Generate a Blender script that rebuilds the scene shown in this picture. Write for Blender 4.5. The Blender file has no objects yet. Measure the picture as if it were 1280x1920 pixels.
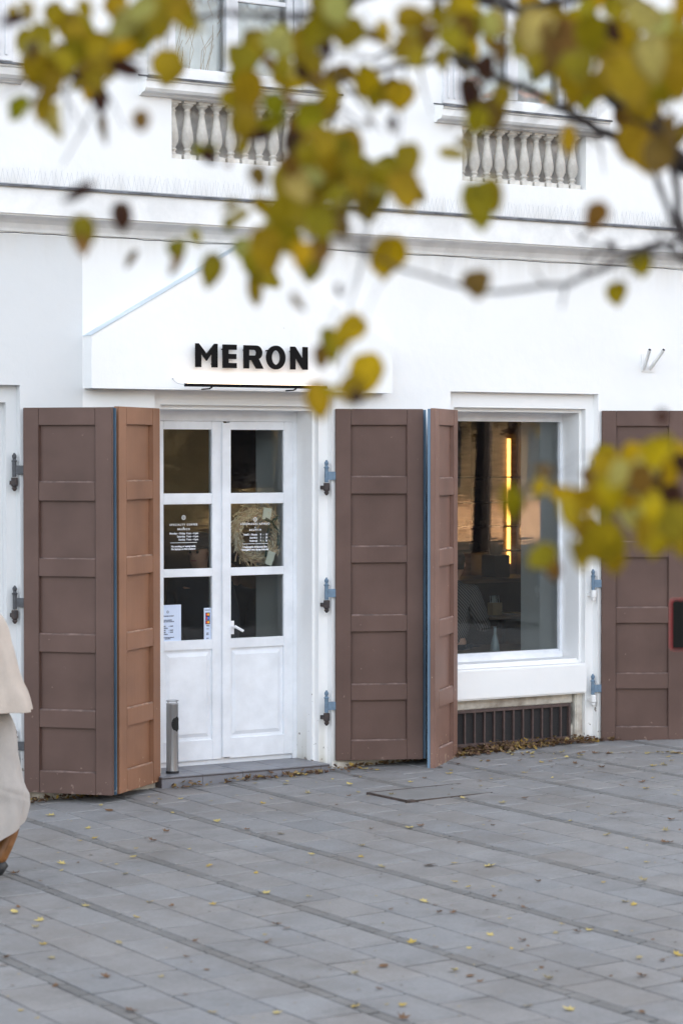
import bpy, bmesh, math, random
from mathutils import Vector, Matrix, noise
random.seed(7)
S = bpy.context.scene
COL = S.collection
R = math.radians

# ------------------------------------------------------------------ camera
FPX = 4350.0                       # focal length in pixels of the 1280x1920 photograph
YAW, PIT = R(58.3), math.atan(100/FPX)
CAM = Vector((0.0, -13.4005, 2.1))
Fh = Vector((math.cos(YAW), math.sin(YAW), 0)); RT = Vector((math.sin(YAW), -math.cos(YAW), 0)); ZU = Vector((0, 0, 1))
FW = Fh*math.cos(PIT) - ZU*math.sin(PIT); UP = Fh*math.sin(PIT) + ZU*math.cos(PIT)
cd = bpy.data.cameras.new('camera'); cam = bpy.data.objects.new('camera', cd); COL.objects.link(cam)
cam.matrix_world = Matrix(((RT.x, UP.x, -FW.x, CAM.x), (RT.y, UP.y, -FW.y, CAM.y), (RT.z, UP.z, -FW.z, CAM.z), (0, 0, 0, 1)))
cd.sensor_fit = 'VERTICAL'; cd.sensor_height = 36.0; cd.lens = FPX/1920*36.0
cd.clip_start = 0.1; cd.clip_end = 1000
cd.dof.use_dof = True; cd.dof.focus_distance = 15.6; cd.dof.aperture_fstop = 2.9
S.camera = cam
def ray(u, v): return FW + RT*((u-640)/FPX) - UP*((v-960)/FPX)
def at(u, v, dep): return CAM + ray(u, v)*dep
def onY(u, v, Y):
    d = ray(u, v); return CAM + d*((Y-CAM.y)/d.y)

# ------------------------------------------------------------------ world, sun
SUN_DIR = Vector((0.74, 0.60, 0.30)).normalized()
SUN_EL = math.asin(SUN_DIR.z); SUN_AZ = math.atan2(SUN_DIR.x, SUN_DIR.y)
W = bpy.data.worlds.new('World'); S.world = W; W.use_nodes = True
wn = W.node_tree; bg = wn.nodes['Background']
sky = wn.nodes.new('ShaderNodeTexSky'); sky.sky_type = 'NISHITA'; sky.sun_disc = False
sky.sun_elevation = SUN_EL; sky.sun_rotation = SUN_AZ; sky.dust_density = 3.0; sky.air_density = 1.0; sky.ozone_density = 1.0
hs = wn.nodes.new('ShaderNodeHueSaturation'); hs.inputs['Saturation'].default_value = 0.40
wn.links.new(sky.outputs[0], hs.inputs['Color']); wn.links.new(hs.outputs[0], bg.inputs[0]); bg.inputs[1].default_value = 0.15
sl = bpy.data.lights.new('sun', 'SUN'); sl.energy = 4.0; sl.angle = R(0.6); sl.color = (1.0, 0.80, 0.58)
so = bpy.data.objects.new('sun', sl); COL.objects.link(so); so.rotation_euler = (-SUN_DIR).to_track_quat('-Z', 'Y').to_euler()
S.view_settings.view_transform = 'Standard'; S.view_settings.look = 'None'; S.view_settings.gamma = 1.0
S.view_settings.exposure = 2.64
S.cycles.max_bounces = 10; S.cycles.transparent_max_bounces = 24; S.cycles.diffuse_bounces = 5
S.cycles.use_denoising = True; S.cycles.caustics_reflective = False; S.cycles.caustics_refractive = False
S.cycles.sample_clamp_indirect = 6.0

# ------------------------------------------------------------------ materials
def mat(name, col, rough=0.6, metal=0.0, var=0.0, scale=6.0, bump=0.0, bscale=60.0, col2=None, spec=0.5, detail=4.0, stretch=None):
    m = bpy.data.materials.new(name); m.use_nodes = True; t = m.node_tree; b = t.nodes['Principled BSDF']
    b.inputs['Base Color'].default_value = (*col, 1); b.inputs['Roughness'].default_value = rough
    b.inputs['Metallic'].default_value = metal; b.inputs['Specular IOR Level'].default_value = spec
    if var > 0 or col2 or bump > 0:
        tc = t.nodes.new('ShaderNodeTexCoord'); mp = t.nodes.new('ShaderNodeMapping'); t.links.new(tc.outputs['Object'], mp.inputs[0])
        if stretch: mp.inputs['Scale'].default_value = stretch
    if var > 0 or col2:
        n = t.nodes.new('ShaderNodeTexNoise'); n.inputs['Scale'].default_value = scale; n.inputs['Detail'].default_value = detail
        n.inputs['Roughness'].default_value = 0.6
        t.links.new(mp.outputs[0], n.inputs['Vector'])
        r = t.nodes.new('ShaderNodeValToRGB'); t.links.new(n.outputs['Fac'], r.inputs[0])
        c2 = col2 if col2 else tuple(max(0, c*(1-var)) for c in col)
        c1 = col if col2 else tuple(min(1, c*(1+var*0.5)) for c in col)
        r.color_ramp.elements[0].position = 0.35; r.color_ramp.elements[1].position = 0.65
        r.color_ramp.elements[0].color = (*c2, 1); r.color_ramp.elements[1].color = (*c1, 1)
        t.links.new(r.outputs[0], b.inputs['Base Color'])
    if bump > 0:
        n2 = t.nodes.new('ShaderNodeTexNoise'); n2.inputs['Scale'].default_value = bscale; n2.inputs['Detail'].default_value = 5
        t.links.new(mp.outputs[0], n2.inputs['Vector'])
        bp = t.nodes.new('ShaderNodeBump'); bp.inputs['Strength'].default_value = bump; bp.inputs['Distance'].default_value = 0.01
        t.links.new(n2.outputs['Fac'], bp.inputs['Height']); t.links.new(bp.outputs[0], b.inputs['Normal'])
    return m
def emit(name, col, s):
    m = bpy.data.materials.new(name); m.use_nodes = True; b = m.node_tree.nodes['Principled BSDF']
    b.inputs['Base Color'].default_value = (*col, 1); b.inputs['Emission Color'].default_value = (*col, 1); b.inputs['Emission Strength'].default_value = s
    return m

def wall_material():
    # white limewash; older greyer coat left of X = 6.348; damp dirt, painted contact shade and flaking low down, streaks under the ledges
    m = bpy.data.materials.new('white_render'); m.use_nodes = True; t = m.node_tree; N = t.nodes; L = t.links
    b = N['Principled BSDF']; b.inputs['Roughness'].default_value = 0.85; b.inputs['Specular IOR Level'].default_value = 0.2
    g = N.new('ShaderNodeNewGeometry'); sx = N.new('ShaderNodeSeparateXYZ'); L.new(g.outputs['Position'], sx.inputs[0])
    def math_(op, a, bb, clamp=False):
        n = N.new('ShaderNodeMath'); n.operation = op; n.use_clamp = clamp
        for i, q in enumerate((a, bb)):
            if q is None: continue
            if hasattr(q, 'links') or hasattr(q, 'is_output'): L.new(q, n.inputs[i])
            else: n.inputs[i].default_value = q
        return n.outputs[0]
    def mixc(fac, a, bb):
        n = N.new('ShaderNodeMix'); n.data_type = 'RGBA'
        L.new(fac, n.inputs['Factor'])
        for s, q in (('A', a), ('B', bb)):
            k = [i for i in n.inputs if i.name == s and i.type == 'RGBA'][0]
            if isinstance(q, tuple): k.default_value = (*q, 1)
            else: L.new(q, k)
        return [o for o in n.outputs if o.type == 'RGBA'][0]
    def noise_(scale, detail=4, vec=None):
        n = N.new('ShaderNodeTexNoise'); n.inputs['Scale'].default_value = scale; n.inputs['Detail'].default_value = detail
        L.new(vec if vec else g.outputs['Position'], n.inputs['Vector']); return n.outputs['Fac']
    old = math_('LESS_THAN', sx.outputs[0], 6.348); low = math_('LESS_THAN', sx.outputs[2], 3.50); old = math_('MULTIPLY', old, low)
    base = mixc(old, (0.84, 0.835, 0.83), (0.66, 0.665, 0.67))
    blot = math_('MULTIPLY', math_('SUBTRACT', noise_(1.3, 6), 0.45, True), 0.55)
    base = mixc(blot, base, (0.62, 0.62, 0.63))
    # vertical streaks
    mp = N.new('ShaderNodeMapping'); mp.inputs['Scale'].default_value = (14, 14, 0.7); L.new(g.outputs['Position'], mp.inputs[0])
    st = noise_(1.0, 5, mp.outputs[0])
    def band(z0, z1, amt):
        # dirt just under/over a ledge, plus painted shade at the foot: strongest at z0 fading towards z1
        r = N.new('ShaderNodeMapRange'); r.inputs[1].default_value = z0; r.inputs[2].default_value = z1; r.inputs[3].default_value = 1; r.inputs[4].default_value = 0
        L.new(sx.outputs[2], r.inputs[0]); q = math_('MULTIPLY', r.outputs[0], math_('MULTIPLY', math_('SUBTRACT', st, 0.36, True), amt))
        ab = math_('GREATER_THAN', math_('MULTIPLY', math_('SUBTRACT', sx.outputs[2], z0), 1.0 if z1 > z0 else -1.0), -0.001)
        return math_('MULTIPLY', q, ab, True)
    base = mixc(band(-0.1, 0.42, 2.6), base, (0.50, 0.47, 0.36))
    base = mixc(band(-0.09, 0.09, 5.0), base, (0.33, 0.30, 0.25))  # narrow band at the foot: grime plus a painted contact shadow
    base = mixc(band(3.795, 3.95, 1.8), base, (0.55, 0.53, 0.49))
    base = mixc(band(3.52, 3.30, 1.0), base, (0.60, 0.57, 0.52))
    # chipped flakes near the ground
    fl = N.new('ShaderNodeTexNoise'); fl.inputs['Scale'].default_value = 22; fl.inputs['Detail'].default_value = 6; L.new(g.outputs['Position'], fl.inputs['Vector'])
    r = N.new('ShaderNodeMapRange'); r.inputs[1].default_value = 0.0; r.inputs[2].default_value = 0.5; r.inputs[3].default_value = 0.60; r.inputs[4].default_value = 0.78; L.new(sx.outputs[2], r.inputs[0])
    flk = math_('GREATER_THAN', fl.outputs['Fac'], r.outputs[0]); base = mixc(flk, base, (0.30, 0.27, 0.24))
    L.new(base, b.inputs['Base Color'])
    h = math_('ADD', math_('ADD', math_('MULTIPLY', noise_(9, 6), 0.8), math_('MULTIPLY', noise_(2.2, 3), 2.4)), math_('MULTIPLY', noise_(90, 3), 0.12))
    bp = N.new('ShaderNodeBump'); bp.inputs['Strength'].default_value = 0.35; bp.inputs['Distance'].default_value = 0.012
    L.new(h, bp.inputs['Height']); L.new(bp.outputs[0], b.inputs['Normal'])
    return m

def attr_mat(name, rough=0.7, transl=0.0, bump=0.0, bscale=80, nvar=0.0, nscale=8.0, spec=0.4, speck=False):
    m = bpy.data.materials.new(name); m.use_nodes = True; t = m.node_tree; N = t.nodes; L = t.links; b = N['Principled BSDF']
    a = N.new('ShaderNodeAttribute'); a.attribute_name = 'Col'; out = a.outputs['Color']
    b.inputs['Roughness'].default_value = rough; b.inputs['Specular IOR Level'].default_value = spec
    g = N.new('ShaderNodeNewGeometry')
    if nvar > 0:
        for sc_, amt in ((nscale, nvar), (nscale*14, nvar*0.9), (nscale*60, nvar*0.9)):
            n = N.new('ShaderNodeTexNoise'); n.inputs['Scale'].default_value = sc_; n.inputs['Detail'].default_value = 6; L.new(g.outputs['Position'], n.inputs['Vector'])
            r = N.new('ShaderNodeMapRange'); r.inputs[1].default_value = 0.3; r.inputs[2].default_value = 0.7; r.inputs[3].default_value = 1-amt; r.inputs[4].default_value = 1+amt
            L.new(n.outputs['Fac'], r.inputs[0])
            x = N.new('ShaderNodeVectorMath'); x.operation = 'SCALE'; L.new(out, x.inputs[0]); L.new(r.outputs[0], x.inputs['Scale']); out = x.outputs[0]
    if speck:   # brownish trodden-in dirt
        n = N.new('ShaderNodeTexNoise'); n.inputs['Scale'].default_value = 1.3; n.inputs['Detail'].default_value = 9; n.inputs['Roughness'].default_value = 0.75; L.new(g.outputs['Position'], n.inputs['Vector'])
        r = N.new('ShaderNodeMapRange'); r.inputs[1].default_value = 0.47; r.inputs[2].default_value = 0.68; r.inputs[3].default_value = 0.0; r.inputs[4].default_value = 0.55; L.new(n.outputs['Fac'], r.inputs[0])
        x = N.new('ShaderNodeMix'); x.data_type = 'RGBA'; L.new(r.outputs[0], x.inputs[0]); L.new(out, x.inputs[6]); x.inputs[7].default_value = (0.155, 0.135, 0.118, 1); out = x.outputs[2]
    if speck:   # dark damp stains
        n = N.new('ShaderNodeTexNoise'); n.inputs['Scale'].default_value = 3.1; n.inputs['Detail'].default_value = 8; n.inputs['Roughness'].default_value = 0.7; L.new(g.outputs['Position'], n.inputs['Vector'])
        r = N.new('ShaderNodeMapRange'); r.inputs[1].default_value = 0.55; r.inputs[2].default_value = 0.75; r.inputs[3].default_value = 1.0; r.inputs[4].default_value = 0.72; L.new(n.outputs['Fac'], r.inputs[0])
        x = N.new('ShaderNodeVectorMath'); x.operation = 'SCALE'; L.new(out, x.inputs[0]); L.new(r.outputs[0], x.inputs['Scale']); out = x.outputs[0]
    L.new(out, b.inputs['Base Color'])
    if bump > 0:
        n = N.new('ShaderNodeTexNoise'); n.inputs['Scale'].default_value = bscale; n.inputs['Detail'].default_value = 5; L.new(g.outputs['Position'], n.inputs['Vector'])
        bp = N.new('ShaderNodeBump'); bp.inputs['Strength'].default_value = bump; bp.inputs['Distance'].default_value = 0.006; L.new(n.outputs['Fac'], bp.inputs['Height']); L.new(bp.outputs[0], b.inputs['Normal'])
    if transl > 0:
        tr = N.new('ShaderNodeBsdfTranslucent'); L.new(out, tr.inputs[0]); mx = N.new('ShaderNodeMixShader'); mx.inputs[0].default_value = transl
        L.new(b.outputs[0], mx.inputs[1]); L.new(tr.outputs[0], mx.inputs[2]); L.new(mx.outputs[0], N['Material Output'].inputs[0])
    return m

def glass(name, tint=(0.93, 0.95, 0.94), ior=1.52, wave=0.0, streak=False):
    m = bpy.data.materials.new(name); m.use_nodes = True; t = m.node_tree; N = t.nodes; L = t.links; N.remove(N['Principled BSDF'])
    tr = N.new('ShaderNodeBsdfTransparent'); tr.inputs[0].default_value = (*tint, 1)
    gl = N.new('ShaderNodeBsdfGlossy'); gl.inputs['Roughness'].default_value = 0.0
    fr = N.new('ShaderNodeFresnel'); fr.inputs[0].default_value = ior
    mx = N.new('ShaderNodeMixShader'); L.new(fr.outputs[0], mx.inputs[0]); L.new(tr.outputs[0], mx.inputs[1]); L.new(gl.outputs[0], mx.inputs[2]); L.new(mx.outputs[0], N['Material Output'].inputs[0])
    if wave > 0:
        tc = N.new('ShaderNodeNewGeometry'); n = N.new('ShaderNodeTexNoise'); n.inputs['Scale'].default_value = 3.0; n.inputs['Detail'].default_value = 2 if streak else 1
        mp = N.new('ShaderNodeMapping'); mp.inputs['Scale'].default_value = (1.2, 1, 9) if streak else (1, 1, 1); L.new(tc.outputs['Position'], mp.inputs[0]); L.new(mp.outputs[0], n.inputs['Vector'])
        bp = N.new('ShaderNodeBump'); bp.inputs['Strength'].default_value = wave; bp.inputs['Distance'].default_value = 0.01; L.new(n.outputs['Fac'], bp.inputs['Height']); L.new(bp.outputs[0], gl.inputs['Normal'])
    return m

def paint_material(name, col, chip, rough=0.42, amt=0.69):
    # oil paint on wood: brushed grain, faded patches, sparse chips
    m = bpy.data.materials.new(name); m.use_nodes = True; t = m.node_tree; N = t.nodes; L = t.links; b = N['Principled BSDF']
    tc = N.new('ShaderNodeTexCoord'); b.inputs['Roughness'].default_value = rough; b.inputs['Specular IOR Level'].default_value = 0.3
    def no(scale, det, st=(1, 1, 1)):
        mp = N.new('ShaderNodeMapping'); mp.inputs['Scale'].default_value = st; L.new(tc.outputs['Object'], mp.inputs[0])
        n = N.new('ShaderNodeTexNoise'); n.inputs['Scale'].default_value = scale; n.inputs['Detail'].default_value = det; L.new(mp.outputs[0], n.inputs['Vector']); return n.outputs['Fac']
    r = N.new('ShaderNodeValToRGB'); L.new(no(2.4, 6), r.inputs[0]); e = r.color_ramp.elements
    e[0].position = 0.3; e[1].position = 0.7; e[0].color = (*[c*0.80 for c in col], 1); e[1].color = (*[min(1, c*1.18+0.004) for c in col], 1)
    sx_ = N.new('ShaderNodeSeparateXYZ'); L.new(tc.outputs['Object'], sx_.inputs[0]); mr = N.new('ShaderNodeMapRange'); mr.inputs[1].default_value = 0.0; mr.inputs[2].default_value = 0.22; mr.inputs[3].default_value = amt-.13; mr.inputs[4].default_value = amt; L.new(sx_.outputs[2], mr.inputs[0])
    g = N.new('ShaderNodeMath'); g.operation = 'GREATER_THAN'; L.new(no(26, 9), g.inputs[0]); L.new(mr.outputs[0], g.inputs[1])
    mx = N.new('ShaderNodeMix'); mx.data_type = 'RGBA'; L.new(g.outputs[0], mx.inputs[0])
    L.new(r.outputs[0], mx.inputs[6]); mx.inputs[7].default_value = (*chip, 1); L.new(mx.outputs[2], b.inputs['Base Color'])
    bp = N.new('ShaderNodeBump'); bp.inputs['Strength'].default_value = 0.25; bp.inputs['Distance'].default_value = 0.003
    L.new(no(30, 4, (1, 1, 0.05)), bp.inputs['Height']); L.new(bp.outputs[0], b.inputs['Normal'])
    return m

M = {}
M['wall'] = wall_material()
M['trim'] = mat('white_trim', (0.80, 0.79, 0.78), 0.7, var=0.10, scale=5, bump=0.15, bscale=25)
M['door_paint'] = mat('white_door_paint', (0.80, 0.82, 0.86), 0.4, var=0.09, scale=5, bump=0.14, bscale=22, detail=9)
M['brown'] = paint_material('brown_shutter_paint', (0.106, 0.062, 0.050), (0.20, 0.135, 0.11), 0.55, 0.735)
M['tan'] = paint_material('tan_shutter_paint', (0.235, 0.112, 0.062), (0.40, 0.28, 0.19), 0.5, 0.745)  # warm light falling on this leaf is put into its colour
M['brown2'] = paint_material('faded_brown_shutter_paint', (0.190, 0.105, 0.080), (0.38, 0.28, 0.20), 0.5, 0.715)  # lighter copy of the brown, with the light on this leaf painted in
M['blue'] = paint_material('blue_shutter_paint', (0.115, 0.180, 0.250), (0.25, 0.30, 0.34), 0.5, 0.74)
M['darkblue'] = paint_material('dark_blue_shutter_paint', (0.045, 0.085, 0.13), (0.25, 0.27, 0.28), 0.5, 0.72)
M['hinge_blue'] = mat('blue_grey_iron', (0.13, 0.20, 0.28), 0.5, var=0.2, scale=30, bump=0.2)
M['hinge_grey'] = mat('dark_grey_iron', (0.06, 0.062, 0.07), 0.55, var=0.3, scale=30, bump=0.2)
M['rust'] = mat('rusted_iron', (0.07, 0.05, 0.045), 0.8, col2=(0.03, 0.028, 0.03), scale=40, bump=0.4)
M['sill_metal'] = mat('zinc_flashing', (0.14, 0.15, 0.17), 0.5, metal=0.3, var=0.5, scale=12)
M['glass'] = glass('window_glass', wave=0.010, streak=True)
M['old_glass'] = glass('old_window_glass', (0.99, 1.0, 1.0), 1.55, 0.25)
M['black'] = mat('black_sign_metal', (0.004, 0.0035, 0.004), 0.7, spec=0.12)
M['warm'] = emit('warm_lamp', (1.0, 0.50, 0.10), 0.85)
M['bar_lamp'] = emit('sign_lamp', (1.0, 0.74, 0.52), 0.9)
M['steel'] = mat('brushed_steel', (0.42, 0.42, 0.43), 0.38, metal=1.0, bump=0.1, bscale=200, stretch=(1, 1, 0.05))
M['soot'] = mat('black_opening', (0.01, 0.01, 0.01), 0.9)  # near-black colour standing in for the shade inside openings
M['tile'] = mat('grey_step_tile', (0.20, 0.20, 0.22), 0.4, var=0.15, scale=9, bump=0.05)
M['grout'] = mat('dark_grout', (0.10, 0.085, 0.085), 0.9)
M['plinth'] = mat('beige_plinth_render', (0.66, 0.62, 0.55), 0.9, col2=(0.34, 0.29, 0.24), scale=7, bump=0.6, bscale=30)
M['grille'] = mat('brown_grille_paint', (0.085, 0.055, 0.050), 0.6, var=0.25, scale=25, bump=0.2)
M['mesh'] = mat('dark_wire_mesh', (0.020, 0.018, 0.019), 0.8, var=0.4, scale=120)
M['baluster'] = mat('weathered_stone', (0.68, 0.65, 0.60), 0.85, col2=(0.46, 0.43, 0.39), scale=9, bump=0.25, bscale=40)
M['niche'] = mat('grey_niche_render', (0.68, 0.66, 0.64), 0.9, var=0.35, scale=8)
M['sash'] = mat('old_sash_paint', (0.76, 0.76, 0.78), 0.5, var=0.10, scale=7)
M['curtain'] = mat('pale_curtain', (0.93, 0.96, 0.96), 0.85, var=0.10, scale=3)
M['spike'] = mat('spike_wire', (0.42, 0.44, 0.48), 0.4, metal=0.4)
M['room'] = mat('brown_room_wall', (0.13, 0.085, 0.055), 0.8, var=0.3, scale=1.5)
M['room_floor'] = mat('wood_floor', (0.10, 0.06, 0.04), 0.5, var=0.3, scale=3)
M['reveal'] = mat('inner_reveal_plaster', (0.84, 0.86, 0.88), 0.8, var=0.06, scale=2)
M['wood'] = mat('oak_board', (0.22, 0.13, 0.075), 0.5, var=0.35, scale=4, stretch=(1, 8, 8))
M['dark_wood'] = mat('dark_board', (0.045, 0.030, 0.022), 0.5, var=0.3, scale=4)
M['white_print'] = mat('white_lettering', (0.85, 0.86, 0.90), 0.6)
M['dark_print'] = mat('grey_print', (0.10, 0.11, 0.16), 0.7)
M['paper'] = mat('white_paper', (0.62, 0.70, 0.86), 0.7, var=0.03, scale=4)
M['earth'] = mat('joint_sand', (0.040, 0.036, 0.035), 0.95, var=0.4, scale=20, bump=0.5)
M['slab'] = attr_mat('concrete_slab', 0.78, bump=0.35, bscale=220, nvar=0.085, nscale=4.2, spec=0.35, speck=True)
M['iron'] = mat('cover_rim_iron', (0.065, 0.045, 0.038), 0.7, var=0.5, scale=30)
M['foliage'] = attr_mat('autumn_foliage', 0.6, spec=0.15, transl=0.42, nvar=0.22, nscale=28)
M['litter'] = attr_mat('fallen_leaf_surface', 0.7, transl=0.15, nvar=0.2, nscale=40)
M['bark'] = mat('dark_bark', (0.042, 0.032, 0.032), 0.9, var=0.4, scale=20, bump=0.6, bscale=50)
M['skin'] = mat('skin', (0.48, 0.27, 0.19), 0.5)
M['hair'] = mat('dark_hair', (0.03, 0.02, 0.015), 0.6)
M['coat'] = mat('cream_wool', (0.49, 0.42, 0.365), 0.9, var=0.08, scale=8, bump=0.3, bscale=150)
M['trouser'] = mat('pale_grey_cotton', (0.41, 0.375, 0.35), 0.9, var=0.10, scale=6, bump=0.2, bscale=100)
M['leather'] = mat('tan_leather', (0.22, 0.09, 0.025), 0.5, var=0.2, scale=20)
M['rubber'] = mat('black_rubber', (0.012, 0.012, 0.014), 0.6)
M['navy'] = mat('navy_cloth', (0.018, 0.022, 0.035), 0.85)
M['phone'] = mat('black_phone_glass', (0.003, 0.003, 0.003), 0.35, spec=.2)
M['red'] = mat('red_case', (0.40, 0.012, 0.018), 0.45)
M['ochre'] = mat('ochre_render', (0.17, 0.12, 0.07), 0.9, var=0.1, scale=1)
M['roof'] = mat('clay_roof', (0.25, 0.10, 0.06), 0.9)
M['ground'] = mat('asphalt_ground', (0.11, 0.105, 0.10), 0.9, var=0.2, scale=3)
for k_, c_ in (('brown_shutter_paint', (.175, .115, .10)), ('tan_shutter_paint', (.32, .19, .13)), ('faded_brown_shutter_paint', (.28, .18, .15))): M['bead_'+k_] = mat('worn_'+k_, c_, .6, var=.45, scale=14, bump=.5, bscale=40)  # beads: old-paint wear plus a lighter tone painting the ledge highlight
def herringbone():
    m = mat('herringbone_cloth', (0.03, 0.03, 0.035), 0.9); t = m.node_tree; N = t.nodes; L = t.links
    tc = N.new('ShaderNodeTexCoord'); w = N.new('ShaderNodeTexWave'); w.wave_type = 'BANDS'; w.bands_direction = 'DIAGONAL'; w.inputs['Scale'].default_value = 22
    L.new(tc.outputs['Object'], w.inputs['Vector']); r = N.new('ShaderNodeValToRGB'); L.new(w.outputs['Fac'], r.inputs[0])
    r.color_ramp.elements[0].color = (0.012, 0.012, 0.014, 1); r.color_ramp.elements[1].color = (0.16, 0.15, 0.15, 1); L.new(r.outputs[0], N['Principled BSDF'].inputs['Base Color'])
    return m
M['tweed'] = herringbone()

# ------------------------------------------------------------------ mesh helpers
def tag(o, label=None, cat=None, group=None, kind=None):
    if label: o['label'] = label
    if cat: o['category'] = cat
    if group: o['group'] = group
    if kind: o['kind'] = kind
    return o
def empty(name, loc=(0, 0, 0), rz=0, parent=None, label=None, cat=None, group=None):
    o = bpy.data.objects.new(name, None); COL.objects.link(o); o.location = loc; o.rotation_euler = (0, 0, rz); o.empty_display_size = 0.1
    if parent: o.parent = parent
    return tag(o, label, cat, group)
class MB:
    def __init__(s): s.v = []; s.f = []; s.c = []; s.cur = None
    def add(s, vs, fs):
        o = len(s.v); s.v += [tuple(x) for x in vs]; s.f += [tuple(i+o for i in f) for f in fs]
        if s.cur is not None: s.c += [s.cur]*len(vs)
        return s
    def box(s, x0, x1, y0, y1, z0, z1, T=None):
        vs = [Vector(p) for p in ((x0, y0, z0), (x1, y0, z0), (x1, y1, z0), (x0, y1, z0), (x0, y0, z1), (x1, y0, z1), (x1, y1, z1), (x0, y1, z1))]
        if T: vs = [T @ p for p in vs]
        return s.add(vs, [(0, 3, 2, 1), (4, 5, 6, 7), (0, 1, 5, 4), (1, 2, 6, 5), (2, 3, 7, 6), (3, 0, 4, 7)])
    def quad(s, a, b, c, d): return s.add([a, b, c, d], [(0, 1, 2, 3)])
    def tube(s, pts, rad, n=8, caps=True):
        pts = [Vector(p) for p in pts]
        if not isinstance(rad, (list, tuple)): rad = [rad]*len(pts)
        o = len(s.v); vs = []; prev = None
        for i, p in enumerate(pts):
            d = (pts[min(i+1, len(pts)-1)] - pts[max(i-1, 0)]); d = d.normalized() if d.length > 1e-9 else Vector((0, 0, 1))
            if prev is None:
                a = d.cross(Vector((0, 0, 1)) if abs(d.z) < 0.9 else Vector((1, 0, 0))).normalized()
            else: a = (prev - d*prev.dot(d)); a = a.normalized() if a.length > 1e-6 else d.orthogonal().normalized()
            prev = a; b = d.cross(a)
            vs += [p + (a*math.cos(2*math.pi*k/n) + b*math.sin(2*math.pi*k/n))*rad[i] for k in range(n)]
        fs = []
        for i in range(len(pts)-1):
            for k in range(n): fs.append((i*n+k, i*n+(k+1) % n, (i+1)*n+(k+1) % n, (i+1)*n+k))
        if caps: fs += [tuple(reversed(range(n))), tuple(range((len(pts)-1)*n, len(pts)*n))]
        return s.add(vs, fs)
    def lathe(s, prof, c=(0, 0, 0), n=20, T=None):
        c = Vector(c); vs = []; fs = []
        for r, z in prof:
            for k in range(n):
                p = Vector((r*math.cos(2*math.pi*k/n), r*math.sin(2*math.pi*k/n), z)); vs.append((T @ p if T else p) + c)
        for i in range(len(prof)-1):
            for k in range(n): fs.append((i*n+k, i*n+(k+1) % n, (i+1)*n+(k+1) % n, (i+1)*n+k))
        fs += [tuple(reversed(range(n))), tuple(range((len(prof)-1)*n, len(prof)*n))]
        return s.add(vs, fs)
    def loft(s, rings, caps=True):
        n = len(rings[0]); vs = [p for r in rings for p in r]; fs = []
        for i in range(len(rings)-1):
            for k in range(n): fs.append((i*n+k, i*n+(k+1) % n, (i+1)*n+(k+1) % n, (i+1)*n+k))
        if caps: fs += [tuple(reversed(range(n))), tuple(range((len(rings)-1)*n, len(rings)*n))]
        return s.add(vs, fs)
    def build(s, name, m, parent=None, smooth=False, bevel=0.0, loc=None, rz=0, fix=True):
        me = bpy.data.meshes.new(name); me.from_pydata(s.v, [], s.f)
        if s.c:
            at_ = me.color_attributes.new('Col', 'FLOAT_COLOR', 'POINT')
            for i, c in enumerate(s.c): at_.data[i].color = (*c, 1)
        if fix or bevel > 0:
            bm = bmesh.new(); bm.from_mesh(me)
            if fix: bmesh.ops.recalc_face_normals(bm, faces=bm.faces)
            if bevel > 0:
                ed = [e for e in bm.edges if e.is_manifold and e.calc_face_angle(0) > 0.6]
                bmesh.ops.bevel(bm, geom=ed, offset=bevel, segments=2, affect='EDGES', clamp_overlap=True)
            bm.to_mesh(me); bm.free()
        if smooth:
            for p in me.polygons: p.use_smooth = True
        me.materials.append(m); o = bpy.data.objects.new(name, me); COL.objects.link(o)
        if parent: o.parent = parent
        if loc: o.location = loc
        o.rotation_euler = (0, 0, rz)
        return o
def curve_mesh(name, splines, extrude, m, parent, T, cyclic=True):
    cu = bpy.data.curves.new(name, 'CURVE'); cu.dimensions = '2D'; cu.fill_mode = 'BOTH'; cu.extrude = extrude
    for sp in splines:
        q = cu.splines.new('POLY'); q.points.add(len(sp)-1)
        for i, p in enumerate(sp): q.points[i].co = (p[0], p[1], 0, 1)
        q.use_cyclic_u = True
    o = bpy.data.objects.new(name, cu); COL.objects.link(o)
    dg = bpy.context.evaluated_depsgraph_get(); me = bpy.data.meshes.new_from_object(o.evaluated_get(dg)); bpy.data.objects.remove(o)
    me.transform(T); me.materials.clear(); me.materials.append(m); me.name = name
    o = bpy.data.objects.new(name, me); COL.objects.link(o); o.parent = parent
    return o
def text_into(lines, T0, extrude=0.0004):
    """lines: (text, size, x, y, align, spacing); returns one MB with all the glyphs laid in T0's plane"""
    mb = MB()
    for (txt, size, x, y, al, sp) in lines:
        cu = bpy.data.curves.new('glyphs', 'FONT'); cu.body = txt; cu.size = size; cu.align_x = al; cu.space_character = sp; cu.extrude = extrude; cu.resolution_u = 3; cu.offset = 0.0005
        o = bpy.data.objects.new('glyphs', cu); COL.objects.link(o)
        dg = bpy.context.evaluated_depsgraph_get(); me = bpy.data.meshes.new_from_object(o.evaluated_get(dg)); bpy.data.objects.remove(o)
        mb.add([T0 @ (v.co + Vector((x, y, 0))) for v in me.vertices], [tuple(p.vertices) for p in me.polygons])
        bpy.data.meshes.remove(me)
    return mb
PLANE = lambda X, Y, Z: Matrix.Translation((X, Y, Z)) @ Matrix.Rotation(R(90), 4, 'X')     # text plane facing -Y
def gz(x): return max(-0.06, min(0.05, 0.02*(x-8.4)))

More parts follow.
